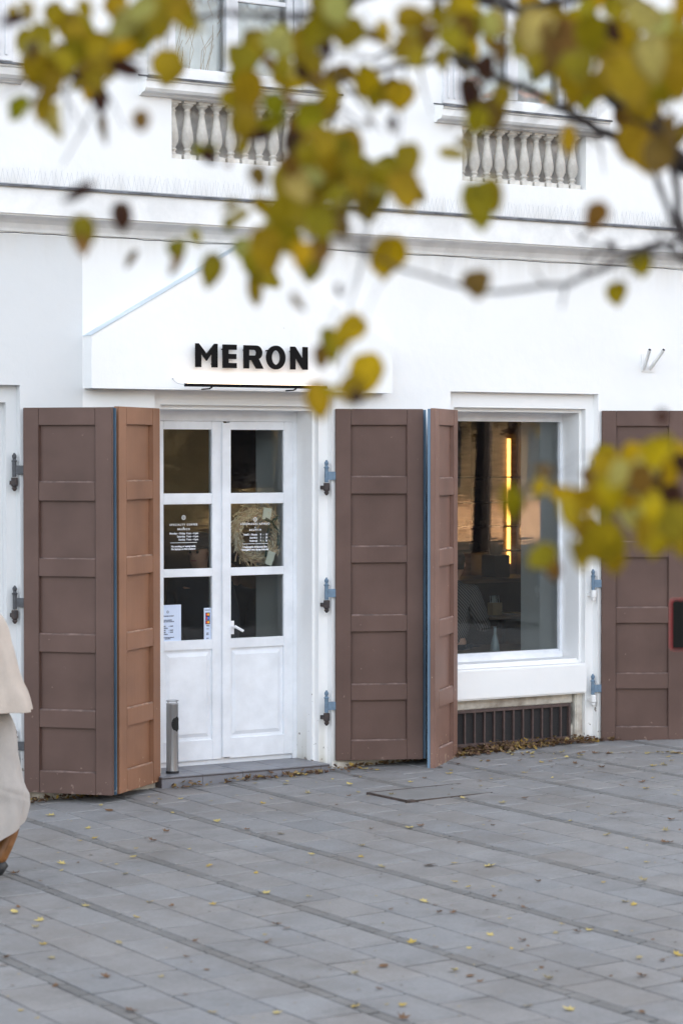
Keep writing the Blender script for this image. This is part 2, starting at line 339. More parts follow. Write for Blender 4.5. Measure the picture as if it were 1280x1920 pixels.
# ------------------------------------------------------------------ ground and paving
g = MB(); xs = [-150, -20, 0] + [2+i*0.5 for i in range(27)] + [25, 160]
for i in range(len(xs)-1):
    a, b = xs[i], xs[i+1]
    g.quad((a, -180, gz(a)-0.022), (b, -180, gz(b)-0.022), (b, 30, gz(b)-0.022), (a, 30, gz(a)-0.022))
tag(g.build('ground', M['earth'], fix=False), kind='structure')
pv = MB()
def slab(x0, x1, y0, y1, c):
    j = random.uniform(0.0035, 0.0055); jy = random.uniform(0.006, 0.013); b = 0.005
    x0 += j; x1 -= j; y0 += jy; y1 -= jy; h = [random.uniform(-0.0016, 0.0016) for _ in range(4)]
    P = [(x0, y0), (x1, y0), (x1, y1), (x0, y1)]; I = [(x0+b, y0+b), (x1-b, y0+b), (x1-b, y1-b), (x0+b, y1-b)]
    pv.cur = c
    vs = [(p[0], p[1], gz(p[0])-0.03) for p in P] + [(p[0], p[1], gz(p[0])-0.004+h[i]) for i, p in enumerate(P)] + [(p[0], p[1], gz(p[0])+h[i]) for i, p in enumerate(I)]
    fs = [(8, 9, 10, 11)]
    for i in range(4):
        k = (i+1) % 4; fs += [(4+i, 4+k, 8+k, 8+i), (i, k, 4+k, 4+i)]
    pv.add(vs, fs)
X0 = 5.64 - 0.83*5
for k in range(18):
    bx = X0 + k*0.83
    y = -10.5 + random.uniform(0, 0.2)
    while y < -0.02:                    # the narrow darker band of setts
        L_ = random.choice((0.16, 0.21, 0.25)); s_ = random.uniform(0.86, 1.06)
        slab(bx, bx+0.062, y, min(y+L_, 0.0), (0.170*s_, 0.165*s_, 0.160*s_)); y += L_
    w = (0.83-0.062)/3
    for c in range(3):
        y = -10.9 + ((k*0.17 + c*0.21) % 0.42)
        while y < 0.3:
            s_ = random.gauss(1.0, 0.035); q = random.uniform(-0.005, 0.005)
            if y+0.42 > -10.5 and bx + 0.062 + (c+1)*w < 17:
                slab(bx+0.062+c*w, bx+0.062+(c+1)*w, y, min(y+0.42, 0.35), (0.222*s_+q, 0.215*s_, 0.213*s_-q))
            y += 0.42
tag(pv.build('pavement', M['slab'], fix=False), kind='structure')
gs = MB(); gs.quad((-90, -120, -0.016), (120, -120, -0.016), (120, -10.55, -0.016), (-90, -10.55, -0.016))
gs.quad((-90, -10.55, -0.0161), (X0-0.02, -10.55, -0.0161), (X0-0.02, 0.2, -0.0161), (-90, 0.2, -0.0161)); gs.quad((17.2, -10.55, 0.054), (120, -10.55, 0.054), (120, 0.2, 0.054), (17.2, 0.2, 0.054))
tag(gs.build('square', M['ground'], fix=False), kind='structure')

# ------------------------------------------------------------------ the building
B = empty('building', (8, 0, 0), label='white rendered building with brown shutters, a sign over the door and a balustraded upper floor', cat='building')
def P(mb, name, m, parent=B, **k):
    o = mb.build(name, m, None, **k); o.parent = parent
    base = Vector((0, 0, 0)); p = parent
    while p: base += p.location; p = p.parent
    o.location = (Vector(k.get('loc') or (0, 0, 0))) - base
    return o
DO = (6.86, 8.20, -0.1, 2.56)     # outer openings x0,x1,z0,z1
WO = (9.17, 10.47, -0.1, 2.57)
LO = (4.62, 5.918, -0.1, 2.56)
NI = [(6.986, 8.072), (9.266, 10.353), (11.546, 12.633)]
NZ = (4.045, 4.43)
UW = [(6.84, 8.12), (9.12, 10.40), (4.56, 5.84), (11.40, 12.68)]
holes = [DO, WO, LO, (11.45, 12.75, -0.1, 2.57)] + [(a, b, NZ[0], NZ[1]) for a, b in NI] + [(a, b, 4.62, 6.9) for a, b in UW] + [(a, b, 8.6, 10.6) for a, b in UW]
wx0, wx1, wz1 = -6.0, 62.0, 16.0  # unseen length and height added so the building shades the square
xs = sorted(set([wx0, wx1, 6.348] + [h[0] for h in holes] + [h[1] for h in holes])); zs = sorted(set([-0.3, wz1] + [h[2] for h in holes] + [h[3] for h in holes]))
w = MB()
for i in range(len(xs)-1):
    for j in range(len(zs)-1):
        cx, cz = (xs[i]+xs[i+1])/2, (zs[j]+zs[j+1])/2
        if any(h[0] < cx < h[1] and h[2] < cz < h[3] for h in holes): continue
        w.quad((xs[i], 0, zs[j]), (xs[i+1], 0, zs[j]), (xs[i+1], 0, zs[j+1]), (xs[i], 0, zs[j+1]))
# back skin of the thick wall, ends and top
for i in range(len(xs)-1):
    for j in range(len(zs)-1):
        cx, cz = (xs[i]+xs[i+1])/2, (zs[j]+zs[j+1])/2
        if any(h[0] < cx < h[1] and h[2] < cz < h[3] for h in holes if h[3] < 4 or h[2] > 4.6): continue
        w.quad((xs[i], 0.80, zs[j]), (xs[i], 0.80, zs[j+1]), (xs[i+1], 0.80, zs[j+1]), (xs[i+1], 0.80, zs[j]))
for x in (wx0, wx1): w.quad((x, 0, -0.3), (x, 12, -0.3), (x, 12, wz1), (x, 0, wz1))
w.quad((wx0, 12, -0.3), (wx1, 12, -0.3), (wx1, 12, wz1), (wx0, 12, wz1)); w.quad((wx0, -0.3, wz1), (wx1, -0.3, wz1), (wx1, 12, wz1), (wx0, 12, wz1))
def ring(mb, a, b, ya, yb, top_only=False):
    """reveal from rect a at depth ya to rect b at depth yb (x0,x1,z0,z1): left, right and head"""
    ax0, ax1, az0, az1 = a; bx0, bx1, bz0, bz1 = b
    mb.quad((ax0, ya, az0), (ax0, ya, az1), (bx0, yb, bz1), (bx0, yb, bz0))
    mb.quad((ax1, ya, az0), (ax1, ya, az1), (bx1, yb, bz1), (bx1, yb, bz0))
    mb.quad((ax0, ya, az1), (ax1, ya, az1), (bx1, yb, bz1), (bx0, yb, bz1))
def inset(r, dx, dt): return (r[0]+dx, r[1]-dx, r[2], r[3]-dt)
def opening(r, deep=0.31):
    r1 = r; r2 = inset(r, 0.07, 0.108); r3 = inset(r2, 0.02, 0.028)
    for (a, b, ya, yb) in ((r1, r1, 0, .06), (r1, r2, .06, .06), (r2, r2, .06, .11), (r2, r3, .11, .11), (r3, r3, .11, deep+0.06)): ring(w, a, b, ya, yb)
    return r3
d3 = opening(DO); w3 = opening(WO); l3 = opening(LO, 0.25); opening((11.45, 12.75, -0.1, 2.57))
for a, b in NI[:2]:                    # balustrade niches
    w.quad((a, 0, NZ[0]), (a, .16, NZ[0]), (a, .16, NZ[1]), (a, 0, NZ[1])); w.quad((b, 0, NZ[0]), (b, 0, NZ[1]), (b, .16, NZ[1]), (b, .16, NZ[0]))
    w.quad((a, 0, NZ[0]), (b, 0, NZ[0]), (b, .16, NZ[0]), (a, .16, NZ[0])); w.quad((a, 0, NZ[1]), (a, .16, NZ[1]), (b, .16, NZ[1]), (b, 0, NZ[1]))
a, b = NI[2]; w.quad((a, 0.02, NZ[0]), (b, 0.02, NZ[0]), (b, 0.02, NZ[1]), (a, 0.02, NZ[1]))
for a, b in UW:
    for z0, z1 in ((4.62, 6.9), (8.6, 10.6)):
        ring(w, (a, b, z0, z1), (a, b, z0, z1), 0, 0.80); w.quad((a, 0, z0), (b, 0, z0), (b, .8, z0), (a, .8, z0))
# panel below the shop window, behind the vent
P(w, 'wall', M['wall'], fix=False)
for a, b in NI[:2]: nb = MB(); nb.quad((a, .158, NZ[0]), (b, .158, NZ[0]), (b, .158, NZ[1]), (a, .158, NZ[1])); P(nb, 'niche_back', M['niche'], fix=False)
# inner reveals (thick wall seen through the glass)
for r, z0 in ((inset(DO, .13, .2), 0.04), (inset(WO, .10, .17), 0.62), (inset(LO, .1, .2), 0.0)):
    ir = MB(); rr = (r[0], r[1], z0, r[3]); ring(ir, rr, rr, 0.375, 0.81); ir.quad((r[0], .375, z0), (r[1], .375, z0), (r[1], .81, z0), (r[0], .81, z0))
    P(ir, 'inner_reveal', M['reveal'], fix=False)
# rooms
rm = MB()
for (x0, x1, z0, z1, y1) in ((6.3, 12.6, 0.03, 3.0, 4.4), (4.0, 6.2, 0.0, 3.0, 3.0), (4.0, 13.0, 4.3, 7.2, 4.0), (4.0, 13.0, 8.3, 11, 4.0)):
    y0 = 0.803
    rm.quad((x0, y1, z0), (x1, y1, z0), (x1, y1, z1), (x0, y1, z1)); rm.quad((x0, y0, z0), (x0, y1, z0), (x0, y1, z1), (x0, y0, z1)); rm.quad((x1, y0, z0), (x1, y0, z1), (x1, y1, z1), (x1, y1, z0))
    rm.quad((x0, y0, z1), (x0, y1, z1), (x1, y1, z1), (x1, y0, z1))
P(rm, 'room_wall', M['room'], fix=False)
rf = MB(); rf.quad((6.3, .3, 0.035), (12.6, .3, 0.035), (12.6, 4.4, 0.035), (6.3, 4.4, 0.035)); rf.quad((4.0, .9, 4.3), (13, .9, 4.3), (13, 4, 4.3), (4, 4, 4.3)); P(rf, 'room_floor', M['room_floor'], fix=False)

# cornice with a cove below, flashing on top
def extrude_profile(mb, prof, x0, x1):
    n = len(prof); vs = [(x0, y, z) for y, z in prof] + [(x1, y, z) for y, z in prof]
    fs = [(i, (i+1) % n, n+(i+1) % n, n+i) for i in range(n)] + [tuple(range(n)), tuple(reversed(range(n, 2*n)))]
    mb.add(vs, fs)
c = MB(); prof = [(-0.002, 3.515), (-0.012, 3.516), (-0.018, 3.535), (-0.035, 3.565), (-0.065, 3.588), (-0.105, 3.600), (-0.135, 3.602), (-0.137, 3.612), (-0.152, 3.613), (-0.15, 3.786), (-0.002, 3.80)]
extrude_profile(c, prof, wx0, wx1); P(c, 'cornice', M['trim'])
c = MB(); extrude_profile(c, [(-0.003, 3.804), (-0.172, 3.789), (-0.172, 3.776), (-0.166, 3.776), (-0.163, 3.787)], wx0, wx1); P(c, 'flashing', M['sill_metal'])
sp = MB(); x = 5.3
while x < 11.6:
    for k in (-1, 1): 
        lx = k*random.uniform(0.012, 0.03); sp.tube([(x, -0.13+random.uniform(-.01, .01), 3.795), (x+lx, -0.13+random.uniform(-.02, .02), 3.795+random.uniform(  .085, .11))], 0.0007, 3, False)
    x += 0.036
sp.box(5.3, 11.6, -0.14, -0.12, 3.794, 3.799)
o = P(sp, 'bird_spikes', M['spike']); tag(o, kind='stuff')

ck = MB(); x = 5.4; pz_ = 3.508; pts = []
while x < 11.5:
    pts.append((x, -0.0015, pz_+random.uniform(-.004, .004))); x += random.uniform(.05, .14)
ck.tube(pts, 0.0022, 4, False); P(ck, 'hairline_crack', M['sill_metal'])
# pediment-shaped boxed panel over the door
pd = MB(); o_ = [(6.354, 2.545), (8.608, 2.545), (8.608, 2.875), (7.50, 3.50), (7.46, 3.50), (6.354, 2.875)]
n = len(o_); pd.add([(x, -0.12, z) for x, z in o_] + [(x, -0.001, z) for x, z in o_], [tuple(range(n)), tuple(reversed(range(n, 2*n)))] + [(i, (i+1) % n, n+(i+1) % n, n+i) for i in range(n)])
P(pd, 'sign_panel', M['wall'])
zf = mat('pale_flashing', (0.60, 0.66, 0.71), 0.6, var=.15, scale=6)
for (xa, za, xb, zb2) in ((6.350, 2.876, 7.46, 3.502),):
    fl = MB(); dz = .004; fl.add([(xa, -.124, za), (xb, -.124, zb2), (xb, -.124, zb2+dz), (xa, -.124, za+dz), (xa, .002, za), (xb, .002, zb2), (xb, .002, zb2+dz), (xa, .002, za+dz)], [(0, 1, 2, 3), (4, 5, 6, 7), (0, 1, 5, 4), (2, 3, 7, 6), (1, 2, 6, 5), (0, 3, 7, 4)]); P(fl, 'flashing', zf)

# upper windows, sills and balustrades
bal_prof = [(.040, 0), (.040, .035), (.026, .040), (.020, .048), (.018, .058), (.027, .064), (.028, .070), (.020, .077), (.021, .084), (.030, .100), (.0395, .124), (.0415, .142), (.0395, .168), (.0335, .205), (.0265, .245), (.0205, .285), (.0185, .312), (.023, .318), (.024, .323), (.018, .329), (.019, .337), (.027, .346), (.036, .353), (.0405, .358), (.0405, .385)]
bal_mesh = None
for wi, (a, b) in enumerate(UW[:3] if False else UW):
    if wi == 3: pass
    cx = (a+b)/2
    sl_ = MB(); extrude_profile(sl_, [(0, 4.432), (-0.03, 4.434), (-0.04, 4.445), (-0.085, 4.452), (-0.10, 4.47), (-0.10, 4.515), (-0.115, 4.52), (-0.115, 4.535), (0.02, 4.56), (0.02, 4.5)], cx-0.73, cx+0.73)
    P(sl_, 'sill', M['trim'])
    fl = MB(); extrude_profile(fl, [(0.0, 4.567), (-0.128, 4.542), (-0.128, 4.530), (-0.121, 4.530), (-0.119, 4.538), (0.0, 4.560)], cx-0.735, cx+0.735); P(fl, 'flashing', M['sill_metal'])
    cs = MB(); cs.box(a-0.03, a+0.16, -0.03, 0.10, 4.565, 6.9); cs.box(b-0.16, b+0.03, -0.03, 0.10, 4.565, 6.9)
    for k in range(3):
        for s0 in (a+0.0, b-0.13): cs.box(s0+k*0.05, s0+k*0.05+0.018, -0.042, -0.031, 4.60, 6.9)
    P(cs, 'window_casing', M['sash'], bevel=0.004)
    fr = MB(); y0, y1 = 0.10, 0.16; x0, x1 = a+0.16, b-0.16
    fr.box(x0, x1, y0, y1, 4.565, 4.655); fr.box(x0, x0+.05, y0, y1, 4.655, 6.8); fr.box(x1-.05, x1, y0, y1, 4.655, 6.8); fr.box(cx-.045, cx+.045, y0-.02, y1, 4.655, 6.8); fr.box(x0, x1, y0, y1, 6.8, 6.9)
    fr.box(x0+.05, cx-.045, y0+.01, y1-.01, 5.13, 5.16); fr.box(cx+.045, x1-.05, y0+.01, y1-.01, 5.13, 5.16)
    f = P(fr, 'window_frame', M['sash'], bevel=0.004)
    gl = MB(); gl.box(x0+.04, x1-.04, 0.128, 0.132, 4.64, 6.85); P(gl, 'pane', M['old_glass'], parent=f)
    cu = MB()                              # pale curtain hanging in folds
    m_ = 60; vs = []
    for k in range(m_+1):
        xx = a+.02+(b-a-.04)*k/m_; yy = 0.22+0.02*math.sin(k*1.1)+0.012*math.sin(k*2.7); vs += [(xx, yy, 4.57), (xx, yy, 6.9)]
    cu.add(vs, [(2*k, 2*k+2, 2*k+3, 2*k+1) for k in range(m_)]); P(cu, 'curtain', M['curtain'], smooth=True, fix=False)
    # glazed front on the storey above
    f2 = MB(); f2.box(a+.1, b-.1, .12, .18, 8.6, 8.7); f2.box(a+.1, b-.1, .12, .18, 10.5, 10.6); f2.box(a+.1, a+.16, .12, .18, 8.7, 10.5); f2.box(b-.16, b-.1, .12, .18, 8.7, 10.5); P(f2, 'window_frame', M['sash'])
for ni, (a, b) in enumerate(NI[:2]):
    bl = empty('balustrade', Vector((a, 0.07, NZ[0])) - B.location, parent=B)
    if ni == 0: bl['label'] = 'white stone balustrade half hidden by leaves, above the sign'
    else: bl['label'] = 'white stone balustrade above the shop window'
    for k in range(10):
        if bal_mesh is None:
            mb = MB(); mb.lathe(bal_prof, n=20); mb.v = mb.v; mb.box(-.044, .044, -.044, .044, -0.001, .034); mb.box(-.043, .043, -.043, .043, .367, .386)
            o = mb.build('baluster', M['baluster'], bl, smooth=False); bal_mesh = o.data
            for p in bal_mesh.polygons: p.use_smooth = len(p.vertices) == 4 and p.index < 20*21
        else:
            o = bpy.data.objects.new('baluster', bal_mesh); COL.objects.link(o); o.parent = bl
        o.location = (0.042 + k*0.108, 0, 0)
tw = MB()
for k in range(16):                           # dry grasses standing behind the left upper pane
    x0 = random.uniform(7.05, 7.35); p = [Vector((x0 + random.uniform(0, .35)*t + random.uniform(-.01, .01), 0.20+0.02*t, 4.62+0.75*t*random.uniform(.9, 1))) for t in (0, .25, .5, .75, 1)]
    tw.tube(p, 0.0016, 3, False)
tag(tw.build('dry_grass_bunch', mat('dry_stems', (0.42, 0.26, 0.12), 0.9)), 'thin dry stems standing behind the upstairs pane on the left', 'dried plant')

# ---- shop door
DG = 0.31
DL = B
fr = MB(); fr.box(d3[0], d3[1], .31, .37, 2.352, d3[3]+.01); fr.box(d3[0], d3[0]+.06, .31, .37, .03, 2.352); fr.box(d3[1]-.035, d3[1], .31, .37, .03, 2.352); fr.box(d3[0], d3[1], .335, .36, .035, .075)
P(fr, 'door_frame', M['door_paint'], bevel=0.003)
def wx(u, Y=DG, v=1000): return onY(u, v, Y).x
def wz(v, u, Y=DG): return onY(u, v, Y).z
rowz = []
for v in (806, 924, 944, 1063, 1078, 1195, 1213, 1222, 1372): rowz.append(wz(v, 480))
zb = 0.075; zt = 2.350
xr0, xr1 = wx(427)+0.0, wx(549)            # right leaf
xl0, xl1 = d3[0]+.06, wx(420)
def door_leaf(x0, x1, gx0, gx1, y, label):
    e = empty('door_leaf', Vector((x0, y, 0)) - B.location, parent=B, label=label)
    m = MB(); t = .045
    m.box(x0, gx0, y, y+t, zb, zt); m.box(gx1, x1, y, y+t, zb, zt)
    g_ = [(rowz[1], rowz[0]), (rowz[3], rowz[2]), (rowz[5], rowz[4])]
    m.box(gx0, gx1, y, y+t, rowz[0], zt); m.box(gx0, gx1, y, y+t, rowz[2], rowz[1]); m.box(gx0, gx1, y, y+t, rowz[4], rowz[3]); m.box(gx0, gx1, y, y+t, rowz[6], rowz[5])
    m.box(gx0, gx1, y, y+t, zb, rowz[8]-.03)
    P(m, 'leaf_frame', M['door_paint'], parent=e, bevel=0.003)
    for (z0, z1) in g_:
        q = MB(); q.box(gx0-.004, gx1+.004, y+.02, y+.026, z0-.004, z1+.004); P(q, 'pane', M['glass'], parent=e)
    q = MB(); z0, z1 = rowz[8]-.03, rowz[6]
    q.box(gx0, gx1, y+.016, y+.03, z0, z1)
    a = .045; q.add([(gx0+.02, y+.016, z0+.02), (gx1-.02, y+.016, z0+.02), (gx1-.02, y+.016, z1-.02), (gx0+.02, y+.016, z1-.02), (gx0+a, y+.004, z0+a), (gx1-a, y+.004, z0+a), (gx1-a, y+.004, z1-a), (gx0+a, y+.004, z1-a)],
        [(4, 5, 6, 7), (0, 1, 5, 4), (1, 2, 6, 5), (2, 3, 7, 6), (3, 0, 4, 7)])
    P(q, 'lower_panel', M['door_paint'], parent=e)
    return e
eR = door_leaf(xr0+.012, xr1, wx(431), wx(532), DG, 'right white door leaf with the handle')
eL = door_leaf(xl0, xl1, xl0+.075, wx(398), DG+.002, 'left white door leaf with the taped notice')
q = MB(); q.box(xl1-.02, xr0+.018, DG-.014, DG-.001, zb+.01, zt-.01); P(q, 'cover_strip', M['door_paint'], parent=eL, bevel=0.003)
hx, hz = wx(437), wz(1175, 437)
q = MB(); q.tube([(hx-.008, DG, hz), (hx-.008, DG-.045, hz)], .009, 10); q.tube([(hx-.014, DG-.048, hz+.006), (hx+.045, DG-.060, hz-.028)], .0095, 10); q.box(hx-.022, hx+.004, DG-.006, DG-.001, hz-.05, hz+.04)
P(q, 'door_handle', mat('white_handle', (0.82, 0.82, 0.84), 0.3), parent=eR, smooth=False)
# lettering on the panes
def ring_logo(mb, T, x, y, r):
    n = 20
    for k in range(n):
        a, b = 2*math.pi*k/n, 2*math.pi*(k+1)/n
        mb.quad(*[T @ Vector((x+rr*math.cos(t), y+rr*math.sin(t), .0004)) for rr, t in ((r, a), (r, b), (r*.72, b), (r*.72, a))])
    for k in range(3):
        a = math.pi/2 + k*2*math.pi/3; p = Vector((x+r*.30*math.cos(a), y+r*.30*math.sin(a), .0004)); s = r*.20
        mb.quad(*[T @ (p+Vector((s*math.cos(t), s*math.sin(t), 0))) for t in (0, 1.57, 3.14, 4.71)])
cxL = wx(347, DG); zc = lambda v, u: wz(v, u, DG)
T = PLANE(cxL, DG+.0185, 0)
h = .0175
k1 = [('SPECIALTY COFFEE', h, 0, zc(985.5, 347), 'CENTER', 1.45), ('&', h*.8, 0, zc(990.8, 347), 'CENTER', 1), ('BRUNCH', h, 0, zc(994, 347), 'CENTER', 1.45)]
for i, (dd, tt) in enumerate((('Monday – Friday', '8 am – 6 pm'), ('Saturday', '9 am – 6 pm'), ('Sunday', '9 am – 4 pm'))):
    z = zc(1001.8+i*5.8, 347); k1 += [(dd, h, .012, z, 'RIGHT', 1.0), (tt, h, .022, z, 'LEFT', 1.0)]
k1 += [('No smoking or vaping inside', h, -.002, zc(1026, 347), 'CENTER', .92), ('No laptops on the weekend', h, -.002, zc(1031, 347), 'CENTER', .92)]
mb = text_into(k1, T); z = zc(1018, 347); mb.quad((cxL-.10, DG+.018, z), (cxL+.10, DG+.018, z), (cxL+.10, DG+.018, z+.003), (cxL-.10, DG+.018, z+.003)); ring_logo(mb, T, 0, zc(970.5, 347), .0145)
P(mb, 'window_lettering', M['white_print'], parent=eL, fix=False)
cxR = wx(481, DG); T = PLANE(cxR, DG+.0185, 0)
k2 = [('KÜLÖNLEGES KÁVÉZÓ', h, 0, zc(984, 480), 'CENTER', 1.35), ('&', h*.8, 0, zc(990.5, 480), 'CENTER', 1), ('BRUNCH', h, 0, zc(995.2, 480), 'CENTER', 1.45)]
for i, (dd, t1, t2) in enumerate((('Hétfő – Péntek', '8', '18'), ('Szombat', '9', '18'), ('Vasárnap', '9', '16'))):
    z = zc(1004+i*5.8, 480); k2 += [(dd, h, .018, z, 'RIGHT', 1.0), (t1, h, .038, z, 'LEFT', 1), ('–', h, .060, z, 'LEFT', 1), (t2, h, .078, z, 'LEFT', 1.0)]
k2 += [('A helyiségben dohányozni tilos', h, -.002, zc(1027, 480), 'CENTER', .9), ('Hétvégéken nincs laptop használat', h, -.002, zc(1032, 480), 'CENTER', .9)]
mb = text_into(k2, T); z = zc(1020, 480); mb.quad((cxR-.10, DG+.018, z), (cxR+.10, DG+.018, z), (cxR+.10, DG+.018, z+.003), (cxR-.10, DG+.018, z+.003)); ring_logo(mb, T, 0, zc(974, 480), .0145)
P(mb, 'window_lettering', M['white_print'], parent=eR, fix=False)
# notice sheet and card stickers (on the glass, outside face)
nx0, nx1 = wx(298), wx(341.5); nz0, nz1 = wz(1207, 320), wz(1134.5, 320)
t = empty('notice_sheet', (nx0, DG+.016, nz0), label='white printed notice sheet taped low on the left door pane', cat='notice')
def PT(mb, name, m, par, **k):
    o = mb.build(name, m, None, **k); o.parent = par; o.location = -par.location
    if par.rotation_euler.z: o.matrix_parent_inverse = Matrix.Identity(4)
    return o
q = MB(); q.box(nx0, nx1, DG+.0155, DG+.0175, nz0, nz1); PT(q, 'paper', M['paper'], t)
T = PLANE(nx0, DG+.0148, nz0); hh = nz1-nz0; h = .011; w_ = nx1-nx0; cx_ = w_*.42
ln = [('KÜLÖNLEGES KÁVÉZÓ', h*.85, cx_, hh*.70, 'CENTER', 1.0), ('NYITVATARTÁS', h*.8, cx_, hh*.595, 'CENTER', 1), ('ÜNNEPI NYITVATARTÁS', h*.8, cx_, hh*.555, 'CENTER', 1)]
for i, (a_, b_, c_) in enumerate((('24.', '8:00', '– 14:00'), ('25.', 'ZÁRVA', ''), ('26.', '9:00', '– 16:00'), ('31.', '8:00', '– 15:00'), ('1.', 'ZÁRVA', ''))):
    ln += [(a_, h, w_*.04, hh*(.435-.052*i), 'LEFT', 1), (b_, h, w_*.22, hh*(.435-.052*i), 'LEFT', 1), (c_, h, w_*.46, hh*(.435-.052*i), 'LEFT', 1)]
ln += [('Boldog karácsonyt kívánunk', h*.75, cx_, hh*.15, 'CENTER', 1), ('mindenkinek', h*.75, cx_, hh*.115, 'CENTER', 1)]
mb = text_into(ln, T); ring_logo(mb, T, cx_, hh*.82, .009); PT(mb, 'print', M['dark_print'], t, fix=False)
sx0, sx1 = wx(384.5), wx(397.5); sz0, sz1 = wz(1202, 390), wz(1140, 390)
t = empty('card_sticker_strip', (sx0, DG+.016, sz0), label='narrow strip of payment card stickers at the edge of the door glass', cat='sticker strip')
q = MB(); q.box(sx0, sx1, DG+.0155, DG+.0175, sz0, sz1); PT(q, 'backing', M['paper'], t)
def dot(mb, x, z, r, y=DG+.0142):
    n = 12; mb.add([(x+r*math.cos(2*math.pi*k/n), y, z+r*math.sin(2*math.pi*k/n)) for k in range(n)], [tuple(range(n))])
sw = sx1-sx0; shh = sz1-sz0
for (fz, bg_, c1, c2) in ((.80, (.05, .02, .06), (.75, .03, .02), (.9, .45, .03)), (.69, (.04, .03, .15), (.65, .03, .04), (.03, .25, .75)), (.565, (.03, .02, .05), (.75, .05, .02), (.95, .5, .05))):
    z = sz0+shh*fz; q = MB(); q.box(sx0+sw*.2, sx1-sw*.15, DG+.0145, DG+.0154, z-.013, z+.013); PT(q, 'card_logo', mat('card_dark', bg_, .5), t)
    q = MB(); dot(q, sx0+sw*.42, z, .0085); PT(q, 'card_logo', mat('card_a', c1, .5), t); q = MB(); dot(q, sx0+sw*.62, z, .0085, DG+.0139); PT(q, 'card_logo', mat('card_b', c2, .5), t)
mb = text_into([('ELFOGADUNK', .006, sw*.5, shh*.925, 'CENTER', 1), ('VISA', .013, sw*.55, shh*.44, 'CENTER', 1), ('V PAY', .008, sw*.5, shh*.35, 'CENTER', 1), ('SZÉP', .009, sw*.5, shh*.22, 'CENTER', 1), ('kártya', .008, sw*.5, shh*.18, 'CENTER', 1), ('OTP', .010, sw*.5, shh*.06, 'CENTER', 1)], PLANE(sx0, DG+.0148, sz0))
PT(mb, 'print', M['dark_print'], t, fix=False)

# ---- shop window
yw = 0.31; gx0, gx1 = w3[0]+.05, onY(1044, 1000, yw+.02).x; gzb, gzt = onY(1000, 1219, yw).z, onY(1000, 791, yw).z
fx1 = w3[1]
fr = MB(); fr.box(w3[0], fx1, yw, yw+.06, gzt, w3[3]+.01); fr.box(w3[0], gx0, yw, yw+.06, gzb, gzt); fr.box(gx1, fx1, yw, yw+.06, gzb, gzt); fr.box(w3[0], fx1, yw, yw+.06, gzb-.055, gzb)
fr.box(gx1, fx1-.028, yw-.008, yw-.0005, gzb-.02, gzt+.02); fr.box(w3[0]+.02, fx1-.028, yw-.008, yw-.0005, gzt, gzt+.028)
wf = P(fr, 'window_frame', M['door_paint'], bevel=0.003); wf['label'] = 'white frame of the shop window'
q = MB(); q.box(w3[0]+.02, fx1-.005, yw-.02, yw-.001, gzb-.066, gzb-.016); P(q, 'drip_rail', M['door_paint'], bevel=.006)
q = MB(); q.box(gx0-.005, gx1+.005, yw+.02, yw+.028, gzb-.005, gzt+.005); P(q, 'pane', M['glass'], parent=wf)
for u in (943, 1041):
    q = MB(); p_ = onY(u, 1242 if u > 1000 else 1246, yw-.001); q.box(p_.x-.022, p_.x+.022, yw-.004, yw-.0005, p_.z-.004, p_.z+.004); P(q, 'drain_slot', M['soot'])
# apron under the window, lintel strip, soft bulge of the render
q = MB(); q.box(WO[0]+.05, w3[1]+.0, .10, .372, .40, gzb-.055); q.box(WO[0]+.02, WO[1]-.075, .02, .14, .392, gzb-.085)
P(q, 'apron', M['wall'], bevel=.012)
q = MB(); q.box(WO[0]+.02, 10.33, .115, .30, .318, .40); P(q, 'vent_lintel', M['plinth'], bevel=.006)
q = MB(); q.box(WO[0], WO[1], .30, .34, -.12, .40); P(q, 'vent_void', M['soot'])
q = MB(); q.box(10.335, 10.40, .085, .30, -.1, .40); q.box(10.30, 10.345, .12, .30, -.1, .16)
P(q, 'flaking_jamb', M['plinth'], bevel=.008)
# vent grille
vx0, vx1, vz0, vz1 = 9.19, 10.292, .052, .318
q = MB(); y = .085
q.box(vx0, vx1, y, y+.03, vz1-.022, vz1); q.box(vx0, vx1, y, y+.03, vz0, vz0+.026); q.box(vx0, vx0+.02, y, y+.03, vz0+.026, vz1-.022); q.box(vx1-.018, vx1, y, y+.03, vz0+.026, vz1-.022)
vg = P(q, 'vent_grille', M['grille'], bevel=.002); vg['label'] = 'brown barred vent grille below the shop window'
q = MB(); nbar = 13
for k in range(1, nbar): 
    x = vx0 + (vx1-vx0)*k/nbar; q.box(x-.006, x+.006, y+.004, y+.022, vz0+.024, vz1-.02)
P(q, 'grille_bar', M['grille'], parent=vg)
q = MB(); q.box(vx0+.01, vx1-.01, y+.024, y+.028, vz0+.01, vz1-.01); P(q, 'wire_mesh', M['mesh'], parent=vg)
# plinth strips and doorstep
for a_ in ((8.23, 9.155, -.018, -.001, -.1, .045), (5.97, 6.84, -.03, -.001, -.12, .06), (10.50, 16, -.016, -.001, -.1, .03)): q = MB(); q.box(*a_); P(q, 'plinth_strip', M['plinth'], bevel=.006)
st = MB(); sy = -.085; st.box(6.862, 8.13, sy+.004, .335, -.1, .034)
step = P(st, 'doorstep', M['grout']); step['label'] = 'low grey tiled doorstep'
q = MB(); x = 6.862; k = 0
while x < 8.12:
    x1 = min(x+.30, 8.132); q.box(x+.002, x1-.002, sy, sy+.006, -.09, .026)
    for (ya, yb) in ((sy-.004, .10), (.104, .33)): q.box(x+.002, x1-.002, ya, yb, .0345, .042)
    x += .30
P(q, 'step_tile', M['tile'], parent=step, bevel=.0015)
